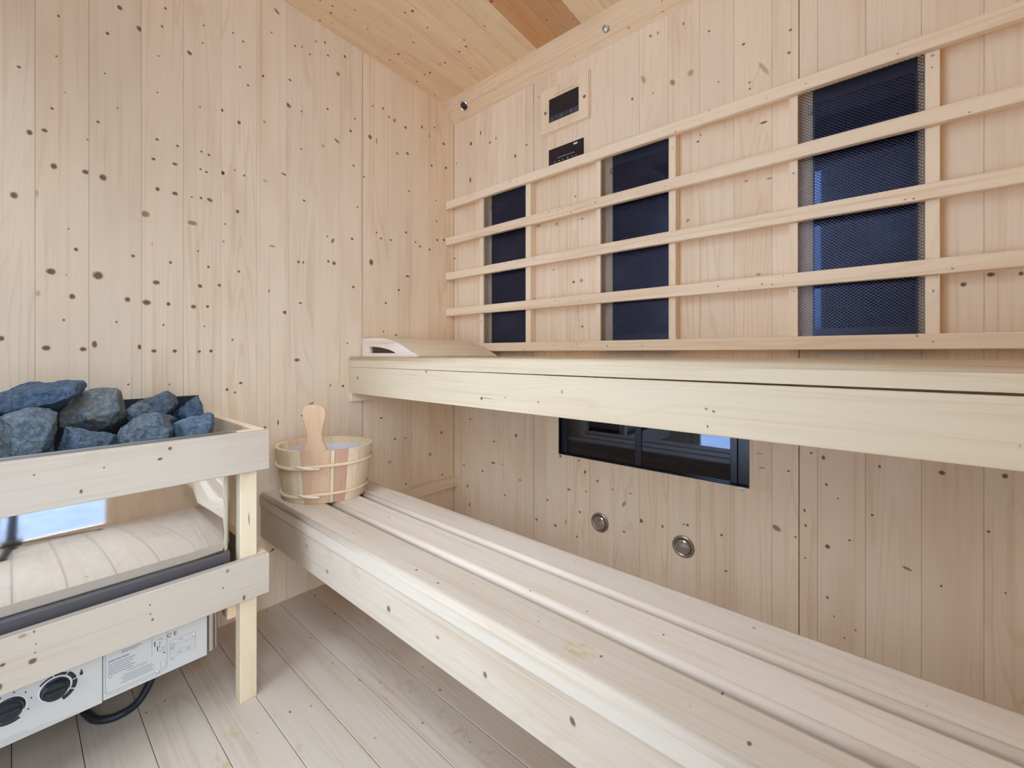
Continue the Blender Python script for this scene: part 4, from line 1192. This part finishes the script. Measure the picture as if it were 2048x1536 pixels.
def side_panel(y0, y1):
    cu = bpy.data.curves.new('side', 'CURVE')
    cu.dimensions = '2D'
    cu.fill_mode = 'BOTH'
    cu.extrude = (y1 - y0) / 2
    cu.bevel_depth = 0.0012
    cu.bevel_resolution = 1
    xs_ = [-1.606 + (1.606 - 1.2451) * i / 30 for i in range(31)]
    outer = [(-1.606, 0.0)] + [(x, arc_h(x)) for x in xs_] + [(-1.2451, 0.0)]
    hole = [(-1.558, 0.0128)] + [(-1.369 - 0.189 * (i / 16), 0.0128 + 0.0285 * math.sin(math.pi / 2 * (i / 16) ** 0.75)) for i in range(17)]
    for loop in (outer, hole):
        sp = cu.splines.new('POLY')
        sp.points.add(len(loop) - 1)
        for p, (a, b) in zip(sp.points, loop):
            p.co = (a, b, 0, 1)
        sp.use_cyclic_u = True
    o = bpy.data.objects.new('side', cu)
    COL.objects.link(o)
    me = bpy.data.meshes.new_from_object(o.evaluated_get(bpy.context.evaluated_depsgraph_get()))
    bpy.data.objects.remove(o)
    m = bmesh.new()
    m.from_mesh(me)
    bpy.data.meshes.remove(me)
    for v in m.verts:
        x, z, d = v.co
        v.co = (x, (y0 + y1) / 2 + d, HZ + max(z, 0.0002))
    bmesh.ops.recalc_face_normals(m, faces=m.faces)
    return m


obj('side_panel', side_panel(0.932, 0.948), WX, hr, tint(0.005, (0.94, 1.00, 1.13)))
obj('side_panel', side_panel(1.330, 1.346), WX, hr, tint(0.005, (1.03, 1.03, 1.02)))
cuts = [-1.604, -1.545, -1.485, -1.425, -1.365, -1.305, -1.2470]
for a, b in zip(cuts, cuts[1:]):
    m = bmesh.new()
    n = 6
    th = 0.009
    prof = []
    for i in range(n + 1):
        x = a + 0.0008 + (b - a - 0.0016) * i / n
        prof.append((x, HZ + arc_h(x) + 0.0005))
    low = [(x, max(HZ + 0.0006, z - th)) for x, z in prof][::-1]
    loop = prof + low
    A = [m.verts.new((x, 0.9495, z)) for x, z in loop]
    B = [m.verts.new((x, 1.3285, z)) for x, z in loop]
    k = len(loop)
    m.faces.new(A)
    m.faces.new(B)
    for i in range(k):
        m.faces.new((A[i], A[(i + 1) % k], B[(i + 1) % k], B[i]))
    bmesh.ops.recalc_face_normals(m, faces=m.faces)
    obj('slat', m, WY, hr, tint(0.012, (0.97, 1.02, 1.05)))
bm = bmesh.new()
box(bm, -1.600, -1.26, 1.20, 1.26, HZ + 0.0004, HZ + 0.004)  # thin dark red strip inside the headrest
obj('base_strip', bm, plain('dark_red', (0.09, 0.022, 0.022), 0.9), hr)

# ------------------------------------------------------------------ wooden bucket on the lower bench
BC = Vector((-1.452, 0.702, 0.4024))
RX, FY = Vector((0.7576, 0.6528, 0)), Vector((-0.6528, 0.7576, 0))
bk = thing('sauna_bucket', BC, 'oval wooden stave bucket with paddle handle standing on the lower bench', 'bucket')


HANG = 0.16                                # the handle stands a little right of the point nearest the stove side


def oval(th, z, da=0.0):
    k = z / 0.170
    a, b = 0.131 + 0.026 * k + da, 0.113 + 0.020 * k + da
    return BC + RX * (a * math.cos(th)) + FY * (b * math.sin(th)) + Vector((0, 0, z))


random.seed(11)
NS = 22
TH = 0.011
th0 = -math.pi / 2 + HANG - math.pi / NS * 1.22
widths = [1.22 if i == 0 else (0.30 if i == 1 else 1.0) for i in range(NS)]
tot = sum(widths)
ang = th0
tints_b = {0: (0.74, 0.50, 0.33), 1: (0.84, 0.66, 0.42), 2: (0.62, 0.37, 0.26), 21: (0.84, 0.69, 0.47), 20: (0.78, 0.60, 0.40), 3: (0.85, 0.69, 0.48)}
# widen the handle stave to about 7.5 cm of the front
aw = 2 * math.pi / tot
for i in range(NS):
    t0, t1 = ang, ang + aw * widths[i]
    if i == 0:
        t0, t1 = -math.pi / 2 + HANG - 0.30, -math.pi / 2 + HANG + 0.30
        ang = t1
    elif i == 1:
        aw = (2 * math.pi - 0.60) / (tot - widths[0])
        t0, t1 = ang, ang + aw * widths[1]
        ang = t1
    else:
        t0, t1 = ang, ang + aw * widths[i]
        ang = t1
    gap = 0.0035
    m = bmesh.new()
    nz, na = 6, 3
    grid = {}
    top = 0.170 if i else 0.176
    for s, da in ((0, 0.0), (1, -TH)):
        for iz in range(nz + 1):
            for ia in range(na + 1):
                th = t0 + gap + (t1 - t0 - 2 * gap) * ia / na
                grid[s, iz, ia] = m.verts.new(oval(th, top * iz / nz, da))
    for s in (0, 1):
        for iz in range(nz):
            for ia in range(na):
                q = [grid[s, iz, ia], grid[s, iz, ia + 1], grid[s, iz + 1, ia + 1], grid[s, iz + 1, ia]]
                m.faces.new(q)
    for iz in range(nz):
        for ia in (0, na):
            m.faces.new([grid[0, iz, ia], grid[1, iz, ia], grid[1, iz + 1, ia], grid[0, iz + 1, ia]])
    for ia in range(na):
        for iz in (0, nz):
            m.faces.new([grid[0, iz, ia], grid[1, iz, ia], grid[1, iz, ia + 1], grid[0, iz, ia + 1]])
    bmesh.ops.recalc_face_normals(m, faces=m.faces)
    base = tints_b.get(i) or (0.82 * random.uniform(0.93, 1.05), 0.66 * random.uniform(0.92, 1.06), 0.45 * random.uniform(0.9, 1.1))
    if i == 0:
        # the handle stave goes on above the rim as a paddle
        hs = [(-0.036, 0.172), (-0.034, 0.180), (-0.0265, 0.195), (-0.0225, 0.211), (-0.0225, 0.228), (-0.027, 0.252), (-0.033, 0.275), (-0.0350, 0.290),
              (-0.0335, 0.302), (-0.028, 0.311), (-0.018, 0.316), (0, 0.318)]
        hs = hs + [(-a, b) for a, b in hs[::-1][1:]]
        c0 = -math.pi / 2 + HANG
        pf = oval(c0, 0.172)
        pt_ = oval(c0, 0.318)
        lean = (pt_ - pf).normalized()
        tang = (oval(c0 + 0.05, 0.172) - oval(c0 - 0.05, 0.172)).normalized()
        nrm = tang.cross(lean).normalized()
        if nrm.dot(FY) < 0:
            nrm = -nrm
        prism(m, hs, lambda a, b, d: pf + tang * a + lean * ((b - 0.172) * 1.0) + nrm * d, 0.0005, 0.0115, 0.0018)
    obj('handle_stave' if i == 0 else 'stave', m, WZ, bk, (*base, 1))
for zz, rr, rt in ((0.118, 0.0056, 0.0), (0.026, 0.0048, 0.0)):
    pts, rad = [], []
    for i in range(72):
        th = 2 * math.pi * i / 72
        dth = (th + math.pi / 2 + 0.02 + math.pi) % (2 * math.pi) - math.pi
        lift = 0.004 * math.tanh(dth * 6) * math.exp(-(dth * 1.3) ** 2)
        pts.append(oval(th, zz + lift + 0.006 * math.cos(th), 0.0040))
        rad.append(rr * (1.0 + 0.25 * math.exp(-(dth * 3) ** 2)))
    bm = bmesh.new()
    tube(bm, pts, rad, 10, True)
    obj('hoop', bm, WX, bk, (0.80, 0.62, 0.44, 1), True)
    bm = bmesh.new()
    pts = [oval(-math.pi / 2 - 0.26 + 0.52 * i / 16, zz + 0.006 * math.cos(-math.pi / 2 - 0.26 + 0.52 * i / 16) + 0.006 - 0.011 * i / 16, 0.0062 + 0.003 * math.sin(math.pi * i / 16)) for i in range(17)]
    tube(bm, pts, [rr * (0.25 + 0.75 * math.sin(math.pi * i / 16) ** 0.6) for i in range(17)], 10)
    obj('hoop_end', bm, WX, bk, (0.86, 0.74, 0.60, 1), True)
m = bmesh.new()
nl = 48
r0 = [m.verts.new(oval(2 * math.pi * i / nl, 0.148, -TH - 0.0006)) for i in range(nl)]
r1 = [m.verts.new(oval(2 * math.pi * i / nl, 0.016, -TH - 0.0010)) for i in range(nl)]
r2 = [m.verts.new(oval(2 * math.pi * i / nl, 0.148, -TH - 0.0030)) for i in range(nl)]
r3 = [m.verts.new(oval(2 * math.pi * i / nl, 0.018, -TH - 0.0034)) for i in range(nl)]
for i in range(nl):
    j = (i + 1) % nl
    m.faces.new((r0[i], r0[j], r1[j], r1[i]))
    m.faces.new((r2[i], r2[j], r3[j], r3[i]))
    m.faces.new((r0[i], r0[j], r2[j], r2[i]))
m.faces.new(r1)
m.faces.new(r3)
bmesh.ops.recalc_face_normals(m, faces=m.faces)
obj('liner', m, M_LINER, bk, label='pale plastic liner')
m = bmesh.new()
q0 = [m.verts.new(oval(2 * math.pi * i / nl, 0.002, -TH - 0.0006)) for i in range(nl)]
q1 = [m.verts.new(oval(2 * math.pi * i / nl, 0.014, -TH - 0.0006)) for i in range(nl)]
m.faces.new(q0)
m.faces.new(q1)
for i in range(nl):
    m.faces.new((q0[i], q0[(i + 1) % nl], q1[(i + 1) % nl], q1[i]))
bmesh.ops.recalc_face_normals(m, faces=m.faces)
obj('bottom', m, WX, bk, (0.7, 0.52, 0.34, 1))

# ------------------------------------------------------------------ electric stove on the left wall
SX = -1.250                                # front plane
MX = -1.2365                               # plane of the mirror sheet, just behind the guard boards
SY0, SY1 = -0.20, 0.3600
sv = thing('sauna_stove', (-1.43, 0.08, 0.138), 'electric sauna stove with mirror steel front and two black dials', 'stove')
# mirror front: flat sheet with its right edge rolled back
m = bmesh.new()
prof = [(MX, SY0)]
prof += [(MX, y) for y in (-0.1, 0.0, 0.1, 0.2, 0.28)]
R_ = 0.024
for i in range(1, 9):
    a = math.pi / 2 * i / 8
    prof.append((MX - R_ + R_ * math.cos(a), SY1 - R_ + R_ * math.sin(a)))
prof.append((SX - 0.10, SY1))
prof.append((SX - 0.33, SY1))
zlo, zhi = 0.3855, 0.664
rows_ = [zlo, zlo + 0.004, (zlo + zhi) / 2, zhi]
grid = [[m.verts.new((x - (0.003 if k == 0 else 0), y, z)) for x, y in prof] for k, z in enumerate(rows_)]
for a, b in zip(grid, grid[1:]):
    for i in range(len(prof) - 1):
        m.faces.new((a[i], a[i + 1], b[i + 1], b[i]))
bmesh.ops.recalc_face_normals(m, faces=m.faces)
if sum((f.normal.x * f.calc_area()) for f in m.faces) < 0:
    bmesh.ops.reverse_faces(m, faces=m.faces)
obj('mirror_front', m, M_STEEL, sv, smooth_f=True)
# recess below the mirror and the lower box
bm = bmesh.new()
m = bmesh.new()
pr = [(MX - 0.006, 0.387), (MX - 0.0015, 0.380), (MX - 0.0015, 0.3000), (SX - 0.33, 0.3000), (SX - 0.33, 0.387)]
prism(bm, pr, lambda a, b, d: Vector((a, d, b)), SY0, SY1 - 0.004)
obj('air_gap', bm, plain('dull_steel', (0.115, 0.098, 0.102), 0.55, 0.3), sv)
bm = bmesh.new()
box(bm, SX - 0.330, SX - 0.026, SY0, 0.334, 0.152, 0.2995, 0.004)
obj('lower_casing', bm, M_BRUSHED, sv)
bm = bmesh.new()
box(bm, SX - 0.0255, SX - 0.0012, SY0, 0.1255, 0.1405, 0.2995, 0.0015)
obj('dial_plate', bm, M_PLATE, sv)
bm = bmesh.new()
box(bm, SX - 0.0255, SX, 0.1262, 0.3115, 0.1440, 0.2995, 0.0015)
obj('label_plate', bm, M_PLATE, sv)
bm = bmesh.new()
box(bm, SX - 0.024, SX - 0.004, 0.3125, 0.3270, 0.1450, 0.2995, 0.004)
obj('edge_strip', bm, M_BRUSHED, sv)
bm = bmesh.new()
tube(bm, [(SX - 0.012, 0.3318, 0.150), (SX - 0.012, 0.3318, 0.2995)], 0.0042, 12)
obj('edge_bead', bm, M_DCHROME, sv)
# dials
def dial(y, z, marks):
    bm = bmesh.new()
    lathe(bm, (SX - 0.0012, y, z), (1, 0, 0), [(0.0212, 0.0), (0.0212, 0.003), (0.0190, 0.0045), (0.0175, 0.013), (0.0160, 0.0145), (0.0, 0.0145)], 40)
    box(bm, SX + 0.010, SX + 0.0185, y - 0.0155, y + 0.0155, z - 0.0042, z + 0.0042, 0.002)
    k = obj('dial', bm, M_KNOB, sv)
    bm = bmesh.new()
    cyl(bm, (SX + 0.0018, y + 0.0168, z - 0.0088), (1, 0, 0), 0.0026, 0.0020, 0.0040, 12)
    obj('pointer_dot', bm, M_WHITE, k)
    bm = bmesh.new()
    lathe(bm, (SX - 0.0011, y, z), (1, 0, 0), [(0.0212, 0.0), (0.0232, 0.0), (0.0232, 0.0010), (0.0212, 0.0010)], 40)
    obj('dial_ring', bm, M_WHITE, sv)
    bm = bmesh.new()
    if marks == 'wedge':
        arcs = [(-1.20, -0.55, 0.0075), (-0.47, 0.12, 0.0072), (0.20, 0.86, 0.0066), (0.94, 1.62, 0.0050), (1.70, 2.50, 0.0030)]
        for t0, t1, w in arcs:
            flat(bm, '+x', SX - 0.0009, ring_polys(y, z, 0.0242, 0.0242 + w, t0, t1, 8))
        flat(bm, '+x', SX - 0.0009, [rect(y + 0.0345, y + 0.0395, z + 0.0065, z + 0.0125), rect(y + 0.0358, y + 0.0382, z + 0.0125, z + 0.0175)])
    else:
        for a in (-0.55, 0.15, 0.75, 1.35, 1.95):
            flat(bm, '+x', SX - 0.0009, [[(y + 0.0285 * math.cos(a) + 0.0013 * math.cos(q), z + 0.0285 * math.sin(a) + 0.0018 * math.sin(q)) for q in (0, 1.05, 2.1, 3.14, 4.2, 5.25)]])
        flat(bm, '+x', SX - 0.0009, ring_polys(y, z, 0.0242, 0.0290, -2.6, -1.05, 10))
    obj('dial_marks', bm, M_BLACKINK, sv)


dial(0.0565, 0.2120, 'wedge')
dial(-0.0035, 0.2085, 'dots')
# print on the label plate
LX = SX + 0.0003
random.seed(5)


def outline_polys(a0, a1, b0, b1, r, w):
    out = [rect(a0 + r, a1 - r, b0, b0 + w), rect(a0 + r, a1 - r, b1 - w, b1), rect(a0, a0 + w, b0 + r, b1 - r), rect(a1 - w, a1, b0 + r, b1 - r)]
    for cx, cy, s in ((a1 - r, b1 - r, 0), (a0 + r, b1 - r, 1), (a0 + r, b0 + r, 2), (a1 - r, b0 + r, 3)):
        out += ring_polys(cx, cy, r - w, r, s * math.pi / 2, (s + 1) * math.pi / 2, 4)
    return out


def print_line(a0, a1, b, h):
    out, a = [], a0
    while a < a1:
        w = random.uniform(0.0012, 0.0036)
        out.append(rect(a, min(a + w, a1), b, b + h))
        a += w + 0.0006
    return out


bm = bmesh.new()
flat(bm, '+x', LX, outline_polys(0.1290, 0.2335, 0.1560, 0.2465, 0.006, 0.0009))
flat(bm, '+x', LX, [rect(0.131, 0.226, 0.1515, 0.1521), rect(0.2060, 0.2066, 0.196, 0.240)])
for k in range(5):
    flat(bm, '+x', LX, print_line(0.134, 0.178 - 0.004 * (k % 3), 0.2140 - 0.0052 * k, 0.0022))
flat(bm, '+x', LX, print_line(0.134, 0.168, 0.2205, 0.0036))
flat(bm, '+x', LX, print_line(0.155, 0.188, 0.2345, 0.0022))
flat(bm, '+x', LX, print_line(0.155, 0.180, 0.2305, 0.0020))
for k in range(4):
    flat(bm, '+x', LX, print_line(0.158 - 0.004 * (k % 2), 0.206 + 0.004 * (k % 2), 0.1800 - 0.0046 * k, 0.0018))
flat(bm, '+x', LX, outline_polys(0.2380, 0.2880, 0.1750, 0.2150, 0.002, 0.0006))
flat(bm, '+x', LX, [rect(0.2385, 0.2875, 0.1860, 0.1865), rect(0.2385, 0.2875, 0.2010, 0.2015)])
flat(bm, '+x', LX, outline_polys(0.2210, 0.2310, 0.1600, 0.1780, 0.003, 0.0005))
for a, b in ((0.240, 0.2040), (0.240, 0.1970), (0.240, 0.1930), (0.252, 0.1800), (0.270, 0.1800), (0.240, 0.1700), (0.256, 0.2085)):
    flat(bm, '+x', LX, print_line(a, a + random.uniform(0.004, 0.009), b, 0.0022))
obj('fine_print', bm, M_GREYINK, sv, kind='stuff')
bm = bmesh.new()
flat(bm, '+x', LX + 0.0001, [rect(0.2105, 0.2122, 0.2160, 0.2270), rect(0.2155, 0.2172, 0.2035, 0.2145), rect(0.2200, 0.2225, 0.2200, 0.2207),
                             rect(0.2198, 0.2204, 0.2090, 0.2230), rect(0.2250, 0.2256, 0.2040, 0.2090), rect(0.2280, 0.2286, 0.2040, 0.2090),
                             rect(0.2180, 0.2290, 0.2010, 0.2016), rect(0.2140, 0.2240, 0.2290, 0.2296), rect(0.2240, 0.2246, 0.2240, 0.2296),
                             rect(0.2260, 0.2300, 0.1935, 0.1955)])
obj('wiring_print', bm, M_BLACKINK, sv)
text('caution_print', sv, 'CAUTION', (0.0, 0.0, 0.0), ROT_LEFT, 0.0075, M_GREYINK).location = Vector((LX + 0.0001, 0.181, 0.1862)) - ORIG['sauna_stove']
text('mark_print', sv, 'C\u20ac' if False else 'C E', (0.0, 0.0, 0.0), ROT_LEFT, 0.0125, M_BLACKINK).location = Vector((LX + 0.0001, 0.2425, 0.2245)) - ORIG['sauna_stove']
for y, z in ((0.1375, 0.1905), (0.2850, 0.2065), (0.2165, 0.1555)):
    bm = bmesh.new()
    lathe(bm, (SX, y, z), (1, 0, 0), [(0.0030, 0.0), (0.0028, 0.0010), (0.0015, 0.0018), (0.0, 0.0019)], 14)
    obj('screw', bm, M_CHROME, sv)
bm = bmesh.new()
random.seed(9)
for k in range(4):
    b = 0.1445 + 0.0042 * k
    for pl in print_line(-0.15 + 0.01 * k, 0.09 - 0.035 * k, b, 0.0016):
        flat(bm, '+x', SX - 0.0009, [pl])
obj('plate_print', bm, plain('faint_ink', (0.48, 0.47, 0.46), 0.6), sv, kind='stuff')
# stone tray and side sheets
bm = bmesh.new()
box(bm, -1.585, -1.582, SY0, 0.372, 0.622, 0.7530)
obj('back_sheet', bm, M_DSTEEL, sv)
for y0, y1 in ((0.369, 0.372), (SY0 - 0.003, SY0)):
    bm = bmesh.new()
    prism(bm, [(-1.582, 0.622), (SX - 0.012, 0.622), (SX - 0.012, 0.650), (-1.495, 0.662), (-1.540, 0.705), (-1.582, 0.7480)], lambda a, b, d: Vector((a, d, b)), y0, y1)
    obj('side_sheet', bm, M_DSTEEL, sv)
bm = bmesh.new()
box(bm, -1.582, SX - 0.010, SY0, 0.3685, 0.618, 0.6215)
obj('tray_floor', bm, M_DSTEEL, sv)
bm = bmesh.new()
box(bm, SX - 0.010, SX - 0.007, SY0, 0.372, 0.645, 0.6835)
obj('front_lip', bm, M_BRUSHED, sv)
bm = bmesh.new()
box(bm, -1.585, SX - 0.006, 0.3722, 0.375, 0.612, 0.650)
obj('side_lip', bm, M_BRUSHED, sv)
bm = bmesh.new()
box(bm, -1.6155, -1.5855, 0.0, 0.30, 0.30, 0.60)
obj('wall_bracket', bm, M_DSTEEL, sv)
bm = bmesh.new()
box(bm, -1.585, SX - 0.30, SY0, SY1 - 0.002, 0.30, 0.6175)
obj('back_casing', bm, M_BRUSHED, sv)
bm = bmesh.new()
cyl(bm, (-1.44, 0.278, 0.1535), (0, 0, -1), 0.013, 0.011, 0.018, 16, 0.002)
obj('cable_gland', bm, M_CABLE, sv)

cb = bmesh.new()
cps = [(-1.440, 0.262, 0.149), (-1.440, 0.262, 0.110), (-1.428, 0.240, 0.055), (-1.405, 0.206, 0.0135), (-1.395, 0.166, 0.0085), (-1.415, 0.134, 0.0085),
       (-1.455, 0.120, 0.0085), (-1.50, 0.112, 0.010), (-1.545, 0.105, 0.03), (-1.57, 0.10, 0.09), (-1.575, 0.10, 0.15)]
sm = []
for i in range(len(cps) - 1):
    p0, p1, p2, p3 = (Vector(cps[max(i - 1, 0)]), Vector(cps[i]), Vector(cps[i + 1]), Vector(cps[min(i + 2, len(cps) - 1)]))
    for k in range(6):
        t = k / 6
        sm.append(0.5 * ((2 * p1) + (-p0 + p2) * t + (2 * p0 - 5 * p1 + 4 * p2 - p3) * t * t + (-p0 + 3 * p1 - 3 * p2 + p3) * t ** 3))
sm.append(Vector(cps[-1]))
tube(cb, sm, 0.0085, 12)
prop(obj('power_cable', cb, M_CABLE, None, None, True), 'thick black power cable looping onto the floor under the stove', 'cable')

# ------------------------------------------------------------------ wooden guard around the stove
gd = thing('stove_guard', (-1.21, 0.10, 0.0), 'pale spruce guard rail with two wide boards around the stove', 'guard rail')
GX0, GX1 = -1.2210, -1.2000
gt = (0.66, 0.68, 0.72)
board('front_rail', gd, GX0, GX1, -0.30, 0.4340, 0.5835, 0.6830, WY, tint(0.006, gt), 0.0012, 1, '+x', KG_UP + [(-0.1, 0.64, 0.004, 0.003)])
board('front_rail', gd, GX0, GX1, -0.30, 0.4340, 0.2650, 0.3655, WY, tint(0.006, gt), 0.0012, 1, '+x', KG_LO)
for z0, z1 in ((0.5835, 0.6830), (0.2650, 0.3655)):
    board('side_rail', gd, XL + 0.0005, GX0 - 0.0005, 0.4125, 0.4335, z0, z1, WX, tint(0.006, (1.0, 0.97, 0.93)), 0.0012)
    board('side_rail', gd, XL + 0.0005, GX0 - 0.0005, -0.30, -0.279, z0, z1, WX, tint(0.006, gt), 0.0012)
board('post', gd, -1.2570, GX0 - 0.0005, 0.3740, 0.4120, 0.0, 0.6825, WZ, tint(0.004, (0.95, 0.94, 0.86)), 0.0015, 1, '+x',
      [(0.3935, 0.460, 0.0012, 0.018, 1.1, 3)])
board('post', gd, -1.2570, GX0 - 0.0005, -0.2785, -0.2405, 0.0, 0.6825, WZ, tint(0.004, gt), 0.0015)
ck = board('corner_block', gd, -1.300, -1.2575, 0.3560, 0.4120, 0.2050, 0.262, WX, tint(0.01, (0.96, 0.88, 0.78)), 0.0008)
bm = bmesh.new()
lathe(bm, (-1.278, 0.3559, 0.232), (0, -1, 0), [(0.0036, 0.0), (0.0034, 0.0008), (0.0015, 0.0004), (0.0, 0.0004)], 12)
obj('screw', bm, M_SCREW, ck)

# ------------------------------------------------------------------ stove stones
SLAB = {'A': ('long flat blue grey stone topping the pile at the left', (0.063, 0.111, 0.182, 0.0)),
        'B': ('big brownish grey stone with a rust red spot, centre of the pile', (0.158, 0.190, 0.204, 0.85)),
        'C': ('large smooth green grey stone at the front left of the pile', (0.126, 0.172, 0.211, 0.25)),
        'D': ('low dark grey stone wedged at the front below the brownish stone', (0.089, 0.131, 0.189, 0.0)),
        'E': ('rounded pyramid shaped grey stone at the front, right of centre', (0.116, 0.163, 0.204, 0.30)),
        'F': ('dark stone with a sharp shaded facet at the back near the black sheet', (0.079, 0.120, 0.167, 0.0)),
        'G': ('small smooth grey stone tucked behind the pyramid shaped stone', (0.131, 0.176, 0.218, 0.1)),
        'H': ('pointed blue stone in the back right corner of the pile', (0.068, 0.117, 0.197, 0.0)),
        'I': ('blue grey stone with a diagonal crack at the front right end of pile', (0.095, 0.157, 0.226, 0.1)),
        'J': ('dark sliver of stone between the back facet stone and the pyramid', (0.063, 0.092, 0.131, 0.1))}
for nm, X, dep, outl in STONES:
    random.seed(ord(nm) * 13)
    cy = sum(p[0] for p in outl) / len(outl)
    cz = sum(p[1] for p in outl) / len(outl)
    outl = [(cy + (y - cy) * 1.03, cz + (z - cz) * 1.03) for y, z in outl]
    m = bmesh.new()
    for (y, z) in outl:
        m.verts.new((X + random.uniform(-0.25, 0.25) * dep * 0.5, y, z))
    for sgn in (1, -1):
        off = (random.uniform(-0.12, 0.12), random.uniform(-0.05, 0.25))
        for (y, z) in outl[::2]:
            s = random.uniform(0.42, 0.72)
            m.verts.new((X + sgn * dep * 0.5 * random.uniform(0.75, 1.0), cy + (y - cy) * s + off[0] * 0.05, cz + (z - cz) * s + (off[1] * 0.02 if sgn > 0 else 0)))
    res = bmesh.ops.convex_hull(m, input=m.verts)
    bmesh.ops.delete(m, geom=list({g for g in res['geom_interior'] + res['geom_unused'] if isinstance(g, bmesh.types.BMVert)}), context='VERTS')
    bmesh.ops.dissolve_limit(m, angle_limit=math.radians(17), verts=m.verts, edges=m.edges)
    bmesh.ops.bevel(m, geom=list(m.edges), offset=0.0022, segments=2, affect='EDGES', profile=0.6)
    bmesh.ops.triangulate(m, faces=m.faces)
    for _ in range(5):
        lg = [e for e in m.edges if e.calc_length() > 0.0055]
        if not lg:
            break
        bmesh.ops.subdivide_edges(m, edges=lg, cuts=1)
        bmesh.ops.triangulate(m, faces=[f for f in m.faces if len(f.verts) > 3])
    bmesh.ops.recalc_face_normals(m, faces=m.faces)
    m.normal_update()
    sd = Vector((random.uniform(0, 50), random.uniform(0, 50), random.uniform(0, 50)))
    for v in m.verts:
        d = 0.0034 * noise.noise(v.co * 34 + sd) + 0.0022 * noise.noise(v.co * 95 + sd) + 0.0011 * noise.noise(v.co * 230 + sd)
        v.co += v.normal * d
    lab, col = SLAB[nm]
    o = obj('stove_stone', m, M_STONE, None, col, True, loc=(X, cy, cz))
    prop(o, lab, 'stone', 'rough stones heaped on the stove')

# ------------------------------------------------------------------ tripod under the camera, seen only in the mirror steel
tpd = thing('tripod', (0, 0, 0), 'black camera tripod mirrored in the polished steel stove front', 'tripod')
bm = bmesh.new()
tube(bm, [(0.0, 0.0, 0.06), (0.0, 0.0, 0.80)], 0.0135, 14)
obj('centre_column', bm, M_TRIPOD, tpd)
bm = bmesh.new()
box(bm, -0.026, 0.026, -0.026, 0.026, 0.118, 0.185, 0.004)
obj('leg_collar', bm, M_TRIPOD, tpd)
bm = bmesh.new()
cyl(bm, (0, 0, 0.775), (0, 0, 1), 0.014, 0.020, 0.045, 14, 0.003)
obj('head', bm, M_TRIPOD, tpd)
bm = bmesh.new()
cyl(bm, (0, 0, 0.107), (0, 0, 1), 0.024, 0.024, 0.0105, 16)
obj('ring', bm, M_RED, tpd)
for fx, fy, rr in ((0.172, 0.256, 0.0065), (0.11, -0.285, 0.0065), (-0.180, -0.022, 0.0125)):
    bm = bmesh.new()
    tube(bm, [Vector((fx * 0.05, fy * 0.05, 0.140)), Vector((fx * 0.55, fy * 0.55, 0.070)), Vector((fx, fy, 0.016))], [rr, rr, rr * 0.9], 12)
    lg = obj('leg', bm, M_TRIPOD, tpd)
    bm = bmesh.new()
    cyl(bm, (fx * 1.01, fy * 1.01, 0.0), (0, 0, 1), rr * 1.3, rr, 0.018, 12)
    obj('rubber_foot', bm, M_CABLE, lg)
